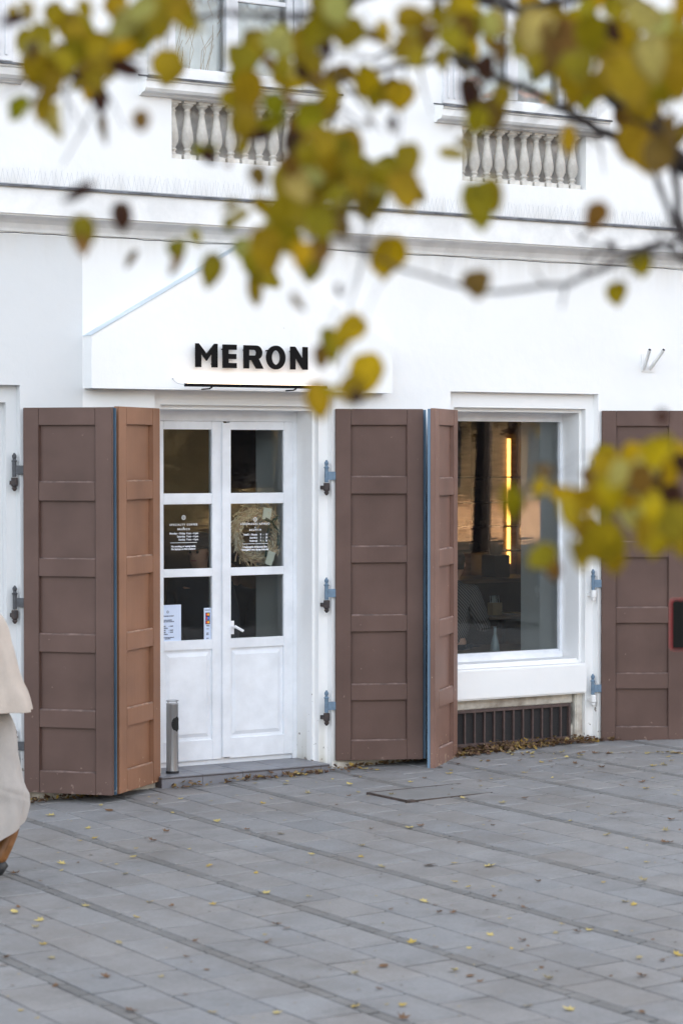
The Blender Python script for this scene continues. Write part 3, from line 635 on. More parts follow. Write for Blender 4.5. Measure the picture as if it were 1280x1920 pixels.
# left neighbour opening: closed white boarded window
q = MB(); q.box(l3[0], l3[1], .25, .30, -.1, 2.45); q.box(l3[0], 5.79, .20, .249, -.1, 2.40); P(q, 'boarded_window', M['trim'], bevel=.01)
q = MB(); q.box(11.53, 12.67, .31, .36, -.1, 2.44); P(q, 'boarded_window', M['trim'], bevel=.01)

# ---- shutters
H0 = 2.39
def shutter(hinge, ang, W_, zb_, zt_, face, edge, label, lip=.025, mirror=False, hinges=True, iron=None, pins=None, hz_=(0.425, 1.19, 1.985)):
    """leaf in local coords: hinge at x=0, free edge at x=W, face towards local -y; ang = rotation about Z"""
    e = empty('shutter', Vector((hinge[0], hinge[1], 0)) - B.location, ang, parent=B, label=label)
    s = -1 if mirror else 1       # mirror: the panelled face looks to local +y
    H = zt_-zb_; t = .045
    def Y(a, b): return (min(s*a, s*b), max(s*a, s*b))
    def bx(mb, x0, x1, a, b, z0, z1): y0, y1 = Y(a, b); mb.box(x0, x1, y0, y1, zb_+z0, zb_+z1)
    rows = [(.0455, .194), (.241, .392), (.437, .588), (.633, .785), (.829, .945)]
    rows = [(H*(1-b), H*(1-a)) for a, b in rows][::-1]      # bottom to top
    sx = .175*W_; dx = W_-.185*W_
    m = MB()
    bx(m, 0, sx, 0, .033, 0, H); bx(m, dx, W_, 0, .033, 0, H)
    zz = [0] + [z for r_ in rows for z in r_] + [H]
    for k in range(0, len(zz), 2): bx(m, sx+.0012, dx-.0012, .0008, .033, zz[k], zz[k+1])
    o = m.build('leaf_frame', face, e, bevel=.0025)
    for (a, b) in rows:     # sunk panel with its sloped side mouldings
        m = MB(); y_ = s*.0008
        bx(m, sx-.004, dx+.004, .0275, .033, a-.004, b+.004)
        m.add([(sx, y_, zb_+a), (sx, y_, zb_+b), (sx+.004, s*.0272, zb_+b), (sx+.004, s*.0272, zb_+a)], [(0, 1, 2, 3)])
        m.add([(dx, y_, zb_+a), (dx, y_, zb_+b), (dx-.004, s*.0272, zb_+b), (dx-.004, s*.0272, zb_+a)], [(0, 1, 2, 3)])
        m.build('sunk_panel', face, e, fix=False)
    for (a, b) in rows:     # rounded lower bead of each panel, dusty, thick with old paint, lightened to paint in its highlight
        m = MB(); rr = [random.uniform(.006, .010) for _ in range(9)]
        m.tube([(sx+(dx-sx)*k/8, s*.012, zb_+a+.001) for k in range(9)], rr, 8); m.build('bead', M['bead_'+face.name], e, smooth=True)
    m = MB(); bx(m, .0, W_+lip, .0335, t+.008, .0, H-.004); o = m.build('inner_face', edge, e, bevel=.002); o['label'] = 'blue inner face and edge'
    if hinges:
        for hz in hz_:
            q = MB(); hy = s*.006
            q.box(-.055, -.0008, hy-.004, hy+.004, hz-.028, hz+.028); q.tube([(-.062, hy, hz-.045), (-.062, hy, hz+.05)], .0135, 12)
            q.lathe([(.017, 0), (.019, .006), (.012, .012), (.010, .020), (.014, .028), (.015, .038), (.009, .048), (.004, .056)], (-.062, hy, hz+.05), 12)
            q.build('hinge', iron, e, smooth=False)
    return e
S_ = 'brown panelled shutter '
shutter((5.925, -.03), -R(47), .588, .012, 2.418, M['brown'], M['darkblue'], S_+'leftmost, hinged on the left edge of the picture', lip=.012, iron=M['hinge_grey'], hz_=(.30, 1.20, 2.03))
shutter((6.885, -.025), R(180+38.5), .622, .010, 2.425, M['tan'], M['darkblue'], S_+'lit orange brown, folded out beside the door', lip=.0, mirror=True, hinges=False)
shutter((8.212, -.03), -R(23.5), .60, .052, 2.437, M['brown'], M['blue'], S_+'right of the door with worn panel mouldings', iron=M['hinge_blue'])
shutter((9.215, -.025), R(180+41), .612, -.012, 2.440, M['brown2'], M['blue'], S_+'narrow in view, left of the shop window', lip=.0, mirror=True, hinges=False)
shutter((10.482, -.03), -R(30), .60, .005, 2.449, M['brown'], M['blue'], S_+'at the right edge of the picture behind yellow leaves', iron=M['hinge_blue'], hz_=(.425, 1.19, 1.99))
# pintles driven into the wall below each hinge
for (x, y, zs_, m_) in ((5.925-.062*math.cos(R(48)), 0.01, (.30, 1.20, 2.03), M['rust']), (8.155, -.005, (.425, 1.19, 1.985), M['rust']), (10.428, -.005, (.425, 1.19, 1.99), M['trim'])):
    for z in zs_:
        q = MB(); zz = z-.048
        q.lathe([(.006, -.085), (.015, -.072), (.018, -.066), (.012, -.060), (.019, -.052), (.021, -.048), (.021, -.004), (.017, 0)], (x, y, zz), 12); q.box(x-.012, x+.012, y+.01, .07, zz-.045, zz-.02)
        P(q, 'pintle', m_, smooth=False)

# ------------------------------------------------------------------ sign, lamp bar, bracket, ash bin
sg = empty('shop_sign', (7.497, -.12, 2.68), label='black standoff letters reading MERON on the white panel over the door', cat='sign')
def LX(u): return onY(u, 670, -.165).x
def LZ(v, u): return onY(u, v, -.165).z
def letter(ch, u0, u1, v0, v1):
    x0, x1 = LX(u0), LX(u1); z1, z0 = LZ(v0, (u0+u1)/2), LZ(v1, (u0+u1)/2); w, h = x1-x0, z1-z0; t = .040
    if ch == 'M': sp = [[(0, 0), (t, 0), (t, h*.60), (w/2, h*.27), (w-t, h*.60), (w-t, 0), (w, 0), (w, h), (w-t*.55, h), (w/2, h*.56), (t*.55, h), (0, h)]]
    if ch == 'E': sp = [[(0, 0), (w, 0), (w, h*.22), (t, h*.22), (t, h*.385), (w*.97, h*.385), (w*.97, h*.605), (t, h*.605), (t, h*.78), (w, h*.78), (w, h), (0, h)]]
    if ch == 'N': sp = [[(0, 0), (t*.9, 0), (t*.9, h*.56), (w-t*.9, 0), (w, 0), (w, h), (w-t*.9, h), (w-t*.9, h*.44), (t*.85, h), (0, h)]]
    if ch == 'O':
        f = lambda a, b: [(w/2+a*math.cos(2*math.pi*k/36), h/2+b*math.sin(2*math.pi*k/36)) for k in range(36)]
        sp = [f(w/2, h/2*1.03), f(w/2-t*.95, h/2-t*.72)]
    if ch == 'R':
        r = h*.30; cx = w-r-.004
        out = [(0, 0), (t*.95, 0), (t*.95, h*.36), (w*.42, h*.36), (w-t*1.15, 0), (w+.006, 0), (w-t*.75, h*.42)]
        out += [(cx+r*1.02*math.cos(a), h*.69+h*.31*math.sin(a)) for a in [R(-55+145*k/12) for k in range(13)]] + [(0, h)]
        hole = [(t*.95, h*.56), (cx-.01, h*.56)] + [(cx-.01+(r-t*.78)*math.cos(a), h*.68+h*.125*math.sin(a)) for a in [R(-80+160*k/10) for k in range(11)]] + [(cx-.01, h*.805), (t*.95, h*.805)]
        sp = [out, hole]
    T = Matrix.Translation(Vector((x0, -.158, z0)) - sg.location) @ Matrix.Rotation(R(90), 4, 'X')
    o = curve_mesh('letter', sp, .007, M['black'], sg, T); o['label'] = 'letter '+ch
    for (fx, fz) in ((.12, .80), (.85, .15)): q = MB(); q.tube([(x0+w*fx, -.12, z0+h*fz), (x0+w*fx, -.152, z0+h*fz)], .004, 8); PT(q, 'standoff_pin', M['black'], sg)
letter('M', 367.7, 408.5, 644, 688.5); letter('E', 418.8, 444.3, 646, 690); letter('R', 458, 493, 647.5, 691); letter('O', 500.5, 535.5, 648.5, 692); letter('N', 545.5, 577.3, 650.2, 693)
lb = empty('sign_lamp_bar', (7.5, -.2, 2.56), label='thin black lamp bar mounted below the sign letters', cat='lamp')
q = MB(); q.box(6.972, 8.03, -.222, -.190, 2.563, 2.583); PT(q, 'housing', M['black'], lb, bevel=.002)
q = MB(); q.box(6.99, 8.01, -.216, -.1895, 2.5835, 2.585); PT(q, 'light_strip', M['bar_lamp'], lb)
for x in (7.17, 7.80): q = MB(); q.tube([(x, -.205, 2.562), (x-.01, -.185, 2.552), (x-.03, -.12, 2.550)], .005, 6); PT(q, 'bracket', M['black'], lb)
q = MB(); q.tube([(6.93, -.121, 2.612), (6.935, -.13, 2.60), (6.945, -.15, 2.585), (6.972, -.20, 2.574)], .0016, 5); q.lathe([(.005, -.004), (.005, .004)], (6.928, -.121, 2.614), 8); PT(q, 'cable', M['spike'], lb)
fh = empty('flag_holder', (10.93, 0, 2.78), label='white twin tube flag holder on the wall, right of the shop window', cat='flag holder')
q = MB(); q.box(10.865, 10.995, -.008, -.001, 2.74, 2.80); q.box(10.865, 10.89, -.008, -.001, 2.80, 2.87); PT(q, 'plate', M['trim'], fh, bevel=.001)
for (xa, xb, yb_) in ((10.885, 10.835, -.15), (10.945, 10.915, -.19)):
    q = MB(); a_, b_ = Vector((xa, -.008, 2.762)), onY(1217 if xa < 10.9 else 1243, 656, yb_); d_ = (b_-a_).normalized()
    q.tube([a_, b_, b_-d_*.0005], [.0135, .0135, .010], 14, True); PT(q, 'tube', M['trim'], fh)
    q = MB(); q.tube([b_+d_*.0006, b_+d_*.0012], .0105, 12); PT(q, 'tube_mouth', M['soot'], fh)
ab = empty('ash_bin', (7.018, .065, .042), label='slim steel ash bin with a dark round slot, standing on the doorstep', cat='ash bin')
Tt = Matrix.Identity(4)
q = MB(); q.lathe([(.040, .0), (.040, .02), (.040, .455), (.041, .458)], (7.018, .065, .042), 32); PT(q, 'tube', M['steel'], ab, smooth=True)
q = MB(); q.lathe([(.043, 0), (.043, .014), (.041, .016)], (7.018, .065, .0422), 24); PT(q, 'foot_ring', M['rubber'], ab)
q = MB()
for k in range(24):
    a0, a1 = 2*math.pi*k/24, 2*math.pi*(k+1)/24
    q.tube([(7.018+.04*math.cos(a0), .065+.04*math.sin(a0), .517), (7.018+.04*math.cos(a1), .065+.04*math.sin(a1), .517)], .0028, 5)
for k in range(4):
    a0 = 2*math.pi*k/4+.4; q.tube([(7.018+.04*math.cos(a0), .065+.04*math.sin(a0), .495), (7.018+.04*math.cos(a0), .065+.04*math.sin(a0), .517)], .0025, 5)
PT(q, 'top_ring', M['steel'], ab)
q = MB(); ca = R(-58)       # dark oval mouth wrapped round the tube, turned to the right
vs = [(7.018, .065, .36+.042)]; n = 20
c0 = math.atan2(-.90, .30)
for k in range(n):
    a = 2*math.pi*k/n; an = c0 + .62*math.cos(a); vs.append((7.018+.0412*math.cos(an), .065+.0412*math.sin(an), .042+.325+.036*math.sin(a)))
rows_ = []
q2 = MB()
for i in range(9):
    f = -1+2*i/8; zz = .042+.325+.050*f; hw = .95*math.sqrt(max(0, 1-f*f))
    rows_.append([(7.018+.0412*math.cos(c0+hw*g_), .065+.0412*math.sin(c0+hw*g_), zz) for g_ in (-1, -.5, 0, .5, 1)])
for i in range(8):
    for j in range(4): q2.quad(rows_[i][j], rows_[i][j+1], rows_[i+1][j+1], rows_[i+1][j])
PT(q2, 'mouth', M['soot'], ab, fix=False)
# access cover in the paving
cv = empty('access_cover', (8.17, -1.3, gz(8.17)+.0015), R(3), label='rusty rimmed rectangular access cover set in the paving', cat='access cover')
q = MB(); W2, D2 = .375, .225
for (x0, x1, y0, y1) in ((-W2, W2, -D2, -D2+.012), (-W2, W2, D2-.012, D2), (-W2, -W2+.014, -D2+.012, D2-.012), (W2-.014, W2, -D2+.012, D2-.012)): q.box(x0, x1, y0, y1, -.02, .0035)
q.build('rim', M['iron'], cv)
q = MB(); q.cur = (.205, .200, .196); q.box(-W2+.018, W2-.018, -D2+.016, D2-.016, -.02, .0028); q.build('infill', M['slab'], cv, bevel=.002)
for (x, y) in ((-W2+.03, -D2+.03), (W2-.03, D2-.03)): q = MB(); q.box(x-.03, x+.03, y-.018, y+.018, .001, .0042); q.build('lifting_socket', M['iron'], cv)

# ------------------------------------------------------------------ inside the cafe
def px(u, v, Y): return onY(u, v, Y)
ys = 3.3
sh = empty('shelf_unit', (px(920, 900, ys).x, ys, 0.03), label='tall back shelf of dark boards seen through the shop window', cat='shelf')
xa, xb = px(855, 900, ys).x-.5, px(1006, 900, ys).x
q = MB(); q.box(xa, xb, ys+.30, ys+.34, .9, 2.6); PT(q, 'back_panel', M['wood'], sh)
q = MB()
for v in (895, 943, 988, 1034): z = px(920, v, ys).z; q.box(xa, xb, ys, ys+.295, z-.006, z+.006)
PT(q, 'shelf_board', M['dark_wood'], sh)
q = MB()
for x in (xb-.015, px(905, 900, ys+.1).x): q.box(x, x+.012, ys+.02, ys+.29, .95, 2.6)
PT(q, 'upright', M['dark_wood'], sh)
lp = empty('wall_light_strip', (px(955, 900, ys+.2).x, ys+.2, 1.2), label='glowing amber vertical light strip behind the cafe shelves', cat='lamp')
q = MB(); x = px(955, 900, ys+.27).x; q.box(x-.013, x+.013, ys+.275, ys+.295, px(955, 1060, ys).z, px(955, 822, ys).z); PT(q, 'light_strip', M['warm'], lp)
lp2 = empty('wall_light_strip', (xa+.3, ys+.2, 1.2), label='second amber strip further left, mostly hidden by the shutter', cat='lamp')
q = MB(); x = px(862, 900, ys+.27).x; q.box(x-.010, x+.010, ys+.275, ys+.295, px(862, 1078, ys).z, px(862, 1038, ys).z); PT(q, 'light_strip', M['warm'], lp2)
# goods on the shelves
for (u, v, w_, h_, cl, nm, lb_) in ((899, 895+46, .11, .17, (.25, .19, .14), 'coffee_bag', 'pale paper bag standing on the second shelf'), (891, 943, .07, .12, (.03, .04, .04), 'tea_tin', 'dark tin on the second shelf'), (919, 1034, .10, .09, (.30, .22, .16), 'glass_jar', 'pale cup shape on the lowest shelf'),
     (888, 1034, .08, .07, (.12, .09, .08), 'mug', 'brown mug on the lowest shelf'), (878, 988, .07, .05, (.3, .25, .2), 'mug', 'small cream mug on the third shelf'), (905, 988, .06, .05, (.3, .25, .2), 'mug', 'cream mug beside the upright on the third shelf')):
    p_ = px(u, v, ys+.1); t = MB()
    if nm in ('mug', 'glass_jar'): t.lathe([(w_*.4, 0), (w_*.5, .01), (w_*.5, h_), (w_*.42, h_), (w_*.40, .02)], (p_.x, p_.y, p_.z+.007), 16); t.tube([(p_.x+w_*.48, p_.y, p_.z+h_*.75), (p_.x+w_*.8, p_.y, p_.z+h_*.6), (p_.x+w_*.8, p_.y, p_.z+h_*.35), (p_.x+w_*.48, p_.y, p_.z+h_*.22)], .006, 6)
    else: t.box(p_.x-w_/2, p_.x+w_/2, p_.y-.03, p_.y+.03, p_.z+.007, p_.z+.007+h_); t.box(p_.x-w_/2+.01, p_.x+w_/2-.01, p_.y-.012, p_.y+.012, p_.z+.007+h_, p_.z+.02+h_)
    tag(t.build(nm, mat(nm, cl, .6), bevel=.003), lb_, nm.replace('_', ' '))
q = MB(); p_ = px(935, 1083, 2.6); q.box(p_.x-.55, p_.x+.5, 2.45, 2.95, .03, p_.z-.03)
ct = empty('counter', (p_.x, 2.7, .03), label='dark serving counter inside the cafe', cat='counter'); PT(q, 'body', M['dark_wood'], ct)
q = MB(); q.box(p_.x-.58, p_.x+.53, 2.42, 2.98, p_.z-.03, p_.z); PT(q, 'top', M['wood'], ct, bevel=.004)
# grinder on the counter
q = MB(); p2 = px(932, 1083, 2.7); q.box(p2.x-.10, p2.x+.06, 2.6, 2.8, p_.z+.001, p_.z+.19); q.lathe([(.05, 0), (.07, .10), (.07, .12)], (p2.x-.02, 2.7, p_.z+.19), 14)
tag(q.build('coffee_grinder', M['rubber'], bevel=.006), 'black coffee grinder on the serving counter', 'coffee grinder')
# high table with straw holder, plate
tb = px(940, 1152, 1.75)
t = empty('bar_table', (tb.x, 1.75, .03), label='dark bar table with the straw holder on it', cat='table')
q = MB(); q.box(tb.x-.35, tb.x+.30, 1.55, 1.95, tb.z-.025, tb.z); PT(q, 'top', M['wood'], t, bevel=.003)
q = MB(); q.tube([(tb.x, 1.75, .035), (tb.x, 1.75, tb.z-.026)], .03, 10); q.lathe([(.2, 0), (.2, .015), (.03, .03)], (tb.x, 1.75, .036), 20); PT(q, 'pedestal', M['rubber'], t)
sc_ = px(929, 1150, 1.70); t = empty('straw_holder', (sc_.x, 1.70, tb.z+.001), label='wooden holder full of pale straws on the bar table', cat='straw holder')
q = MB(); z0 = tb.z+.001; q.box(sc_.x-.055, sc_.x+.035, 1.66, 1.74, z0, z0+.10); PT(q, 'holder', mat('light_wood', (.45, .32, .18), .6), t, bevel=.003)
q = MB()
for k in range(14): x = sc_.x-.05+.005*k+random.uniform(-.003, .003); y = 1.67+random.uniform(0, .06); q.tube([(x, y, z0+.10), (x+random.uniform(-.01, .01), y, z0+.155)], .003, 6)
PT(q, 'straws', mat('straw_paper', (.60, .66, .66), .6), t)
pl_ = px(957, 1149, 1.72); q = MB(); q.lathe([(.03, 0), (.05, .004), (.085, .012), (.085, .015), (.03, .006)], (pl_.x, 1.72, tb.z+.001), 24)
tag(q.build('plate', mat('china', (.6, .52, .45), .3), smooth=True), 'small plate on the bar table right of the straws', 'plate')
ft = px(930, 1218, 1.15); t = empty('cafe_table', (ft.x, 1.2, .035), label='low wooden cafe table just inside the shop window', cat='table')
q = MB(); q.box(ft.x-.5, ft.x+.45, .95, 1.6, ft.z-.025, ft.z); PT(q, 'top', M['wood'], t, bevel=.004)
for (dx_, yy) in ((-.45, 1.0), (.40, 1.0), (-.45, 1.52), (.40, 1.52)): q = MB(); q.box(ft.x+dx_, ft.x+dx_+.04, yy, yy+.04, .036, ft.z-.026); PT(q, 'leg', M['dark_wood'], t)
bt = px(927, 1232, 1.0); q = MB(); q.lathe([(.034, 0), (.036, .01), (.034, .05), (.022, .10), (.012, .135), (.011, .175), (.013, .178), (.013, .19)], (bt.x, 1.0, ft.z+.001), 20)
tag(q.build('water_bottle', mat('clear_bottle', (.25, .32, .36), .1), smooth=True), 'pale tapering water bottle on the table behind the window glass', 'bottle')

# wreath behind the right door pane
wc = px(481, 1003, .405); t = empty('wreath', wc, label='round straw wreath with dark green ribbon hanging inside the right door pane', cat='wreath')
q = MB(); straw = [(.80, .68, .50), (.88, .82, .68), (.62, .48, .32), (.85, .74, .56), (.74, .56, .42)]
for k in range(520):
    a = random.uniform(0, 2*math.pi); rr = random.gauss(.158, .017); th_ = random.gauss(0, .016); l = random.uniform(.25, .7); q.cur = random.choice(straw); pts = []
    dr = random.gauss(0, .035)
    for i in range(5):
        f = i/4; an = a+l*f; r_ = rr+dr*f*f; pts.append((wc.x+r_*math.cos(an)*1.0, wc.y+th_+.01*math.sin(9*f), wc.z+r_*math.sin(an)*1.05))
    q.tube(pts, random.uniform(.002, .005), 4, False)
PT(q, 'straw_ring', attr_mat('straw', .8, .1), t, fix=False)
q = MB(); q.tube([(wc.x+.09, wc.y-.030, wc.z+.10), (wc.x+.06, wc.y-.034, wc.z-.03), (wc.x+.055, wc.y-.034, wc.z-.15)], .010, 4); q.tube([(wc.x+.10, wc.y-.030, wc.z+.09), (wc.x+.155, wc.y-.034, wc.z+.02), (wc.x+.15, wc.y-.034, wc.z-.08)], .010, 4); q.tube([(wc.x+.05, wc.y-.034, wc.z+.11), (wc.x+.10, wc.y-.0345, wc.z+.085), (wc.x+.15, wc.y-.034, wc.z+.125)], .013, 6)
PT(q, 'ribbon', mat('green_ribbon', (.012, .05, .042), .6), t)
q = MB(); Tg = Matrix.Translation((wc.x+.065, wc.y-.0342, wc.z+.155)) @ Matrix.Rotation(R(8), 4, 'Y'); q.box(-.032, .032, 0, .003, -.05, .03, Tg)
Tg = Matrix.Translation((wc.x+.07, wc.y-.06, wc.z-.16)) @ Matrix.Rotation(R(20), 4, 'Y'); q.box(-.026, .03, 0, .003, -.045, .05, Tg); PT(q, 'paper_tag', mat('tag_paper', (.82, .86, .78), .8), t)
q = MB(); q.tube([wc+Vector((0, 0, .17)), wc+Vector((0, .0, .36))], .002, 5); PT(q, 'hanger', M['rubber'], t)

# ------------------------------------------------------------------ people
def skinned(name, chains, m, parent, levels=1, root=0):
    """chains: list of lists of (point, radius); chains may start at an existing point"""
    bm = bmesh.new(); idx = {}; rad = []; 
    def vert(p, r):
        k = tuple(round(c, 4) for c in p)
        if k not in idx: idx[k] = bm.verts.new(p); rad.append(r)
        return idx[k]
    for ch in chains:
        pv_ = None
        for p, r in ch:
            v = vert(p, r)
            if pv_ is not None and pv_ is not v:
                try: bm.edges.new((pv_, v))
                except ValueError: pass
            pv_ = v
    me = bpy.data.meshes.new(name); bm.to_mesh(me); bm.free()
    o = bpy.data.objects.new(name, me); COL.objects.link(o)
    sk = o.modifiers.new('s', 'SKIN'); sk.use_smooth_shade = True
    for i, r in enumerate(rad):
        sv = me.skin_vertices[0].data[i]; rx = r if isinstance(r, tuple) else (r, r); sv.radius = rx
    me.skin_vertices[0].data[root].use_root = True
    ss = o.modifiers.new('u', 'SUBSURF'); ss.levels = levels; ss.render_levels = levels
    dg = bpy.context.evaluated_depsgraph_get(); m2 = bpy.data.meshes.new_from_object(o.evaluated_get(dg)); bpy.data.objects.remove(o)
    for p in m2.polygons: p.use_smooth = True
    m2.name = name; m2.materials.clear(); m2.materials.append(m); o = bpy.data.objects.new(name, m2); COL.objects.link(o); o.parent = parent
    return o
def hand(wr, d, side, curl, palm_n):
    """five finger chains from the wrist; d = pointing direction, side = thumb side, palm_n = towards the palm"""
    d = d.normalized(); side = (side - d*side.dot(d)).normalized(); pn = (palm_n - d*palm_n.dot(d) - side*palm_n.dot(side)).normalized()
    ch = []; mid = wr + d*.045
    ch.append([(wr, .024), (mid, (.030, .018))])
    for i, (off, ln_) in enumerate(((.030, .070), (.010, .080), (-.010, .074), (-.029, .058))):
        b0 = wr + d*.085 + side*off; p = b0; seg = [(mid, (.030, .018)), (b0, .0105)]; dr = d.copy()
        for j, fr_ in enumerate((.45, .32, .23)):
            dr = (Matrix.Rotation(curl*(.7+.25*j), 3, side.cross(pn).cross(pn) if False else d.cross(pn)) @ dr)
            p = p + dr*ln_*fr_; seg.append((p, .0088-.001*j))
        ch.append(seg)
    t0 = wr + d*.03 + side*.030; t1 = t0 + (d*.6+side*.7+pn*.25)*.035; t2 = t1 + (d*.9+side*.25+pn*.3)*.028
    ch.append([(mid, (.030, .018)), (t0, .014), (t1, .011), (t2, .009)])
    return ch
def person(loc, rz, label, J, look='plain', curlL=.35, curlR=.35, torso=None, legs=None, shoes=None, hairm=None, cap=False, group=None, hatm=None):
    """local frame: facing +y, x to the person's right; J holds the joints"""
    e = empty('person', loc, rz, label=label, cat='person', group=group)
    V = Vector; g = {k: V(v) for k, v in J.items() if not isinstance(v, bool)}
    hd = g['head']; nk = g['neck']
    ch = [[(g['pelvis'], (.13, .10)), (g['waist'], (.12, .09)), (g['chest'], (.15, .10)), (nk, .055), (nk+(hd-nk)*.35, .052), (hd+V((0, .012, -.055)), (.058, .066)), (hd+V((0, 0, .0)), (.072, .086)), (hd+V((0, -.008, .06)), (.066, .078)), (hd+V((0, -.01, .095)), (.035, .04))]]
    ch.append([(hd+V((0, .012, -.055)), (.058, .066)), (hd+V((0, .07, -.085)), (.026, .024))])       # chin
    for s, c_ in (('L', -1), ('R', 1)):
        ch.append([(g['chest'], (.15, .10)), (g['sh'+s], .058), (g['el'+s], .042), (g['wr'+s], .027)])
        d = (g['wr'+s]-g['el'+s]); side = g.get('thumb'+s, V((0, 0, 1))); ch += hand(g['wr'+s], g.get('hd'+s, d), side, curlL if s == 'L' else curlR, g.get('palm'+s, V((-c_, 0, 0))))
        ch.append([(g['pelvis'], (.13, .10)), (g['hip'+s], .088), (g['kn'+s], .058), (g['an'+s], .038), (g['he'+s], .036), (g['to'+s], .030)])
    body = skinned('body', ch, M['skin'], e, 1)
    # face: nose, brow, ears, eyes, mouth
    f = MB(); f.add([hd+V(p) for p in ((0, .088, .02), (-.014, .082, -.025), (.014, .082, -.025), (0, .108, -.022), (0, .084, -.034))], [(0, 1, 3), (0, 3, 2), (1, 4, 3), (3, 4, 2)])
    for s in (-1, 1): f.lathe([(.002, -.012), (.018, -.008), (.022, 0), (.014, .008), (.002, .012)], hd+V((s*.078, -.002, -.005)), 10, Matrix.Rotation(R(90), 4, 'Y'))
    f.build('facial_features', M['skin'], e, smooth=True)
    f = MB()
    for s in (-1, 1): f.lathe([(.001, -.004), (.011, -.003), (.012, .0), (.008, .004), (.001, .005)], hd+V((s*.030, .080, .008)), 10, Matrix.Rotation(R(-90), 4, 'X')); f.box(hd.x+s*.030-.014, hd.x+s*.030+.014, hd.y+.080, hd.y+.088, hd.z+.026, hd.z+.031)
    f.build('eyes', M['hair'], e)
    f = MB(); f.box(hd.x-.022, hd.x+.022, hd.y+.076, hd.y+.086, hd.z-.058, hd.z-.051); f.build('mouth', mat('lips', (.35, .10, .09), .5), e, bevel=.002)
    hm = hairm or M['hair']; h = MB(); rows = []
    for i in range(8):
        ph = R(100)*i/7; n = 20; rows.append([hd+V((.088*math.sin(ph)*math.cos(2*math.pi*k/n), -.014+.100*math.sin(ph)*math.sin(2*math.pi*k/n)-(.01 if i > 4 else 0), .035+.078*math.cos(ph) - (.06 if (i == 7 and math.sin(2*math.pi*k/n) < .2) else 0) + (.02 if (i > 5 and math.sin(2*math.pi*k/n) > .3) else 0))) for k in range(n)])
    h.loft(rows); h.build('hair', hm, e, smooth=True)
    if cap:
        h = MB(); h.lathe([(.100, 0), (.102, .03), (.092, .075), (.05, .11), (.004, .12)], hd+V((0, -.01, .03)), 20); h.add([hd+V(p) for p in ((-.08, .07, .035), (.08, .07, .035), (.06, .15, .025), (-.06, .15, .025), (-.08, .07, .04), (.08, .07, .04), (.06, .15, .03), (-.06, .15, .03))], [(0, 1, 2, 3), (4, 5, 6, 7), (3, 2, 6, 7)]); h.build('cap', M['navy'], e, smooth=True)
    # clothing
    tm = torso or M['navy']; lm = legs or M['navy']
    def shell(chain, name, m_, open_end=.0): return skinned(name, chain, m_, e, 1)
    shell([[(g['pelvis'], (.165, .135)), (g['waist'], (.155, .125)), (g['chest'], (.185, .135)), (nk+V((0, 0, -.02)), (.088, .082)), (nk+V((0, 0, .035)), (.070, .072))]] + [[(g['chest'], (.185, .135)), (g['sh'+s], .088), (g['el'+s], .070), (g['wr'+s]+(g['el'+s]-g['wr'+s])*.06, .048)] for s in 'LR'], 'jacket', tm)
    if not J.get('widelegs'):
        shell([[(g['pelvis'], (.15, .12))] + [(g['hip'+s], .105), (g['kn'+s], .078), (g['an'+s]+(g['kn'+s]-g['an'+s])*.08, .055)] for s in 'LR'], 'trousers', lm)
    for s in 'LR':
        shell([[(g['an'+s]+V((0, 0, .01)), .045), (g['he'+s], .046), ((g['he'+s]+g['to'+s])/2, .046), (g['to'+s], .040)]], 'shoe', shoes or M['rubber'])
    return e
stand = dict(pelvis=(0, 0, .95), waist=(0, 0, 1.12), chest=(0, 0, 1.34), neck=(0, 0, 1.48), head=(0, .02, 1.63), shL=(-.19, 0, 1.41), elL=(-.24, -.03, 1.13), wrL=(-.24, .06, .88), shR=(.19, 0, 1.41), elR=(.24, -.03, 1.13), wrR=(.24, .06, .88),
    hipL=(-.09, 0, .90), knL=(-.10, .02, .50), anL=(-.10, -.02, .10), heL=(-.10, -.05, .045), toL=(-.11, .15, .04), hipR=(.09, 0, .90), knR=(.10, .02, .50), anR=(.10, -.02, .10), heR=(.10, -.05, .045), toR=(.11, .15, .04))
# walker in the cream coat at the left edge; walks along the facade towards -X (local +y -> world -X)
wk = dict(stand); wk.update(hipR=(.09, -.02, .90), knR=(.09, -.09, .56), anR=(.09, -.275, .28), heR=(.09, -.335, .285), toR=(.09, -.235, .075), hipL=(-.09, .03, .9), knL=(-.09, .30, .56), anL=(-.09, .42, .12), heL=(-.09, .39, .06), toL=(-.09, .60, .07),
    elR=(.25, .08, 1.15), wrR=(.22, .28, 1.0), elL=(-.25, .10, 1.14), wrL=(-.22, .33, 1.02), widelegs=True, chest=(0, .03, 1.34), head=(0, .07, 1.63), neck=(0, .04, 1.48))
foot = at(6, 1622, (2.1+.05)*FPX/762)
WL = Vector((4.50, -2.46, gz(4.7)))
we = person(WL, R(90), 'person in a cream coat and wide pale trousers walking out at the left edge', wk, torso=M['coat'], legs=M['trouser'], shoes=M['leather'])
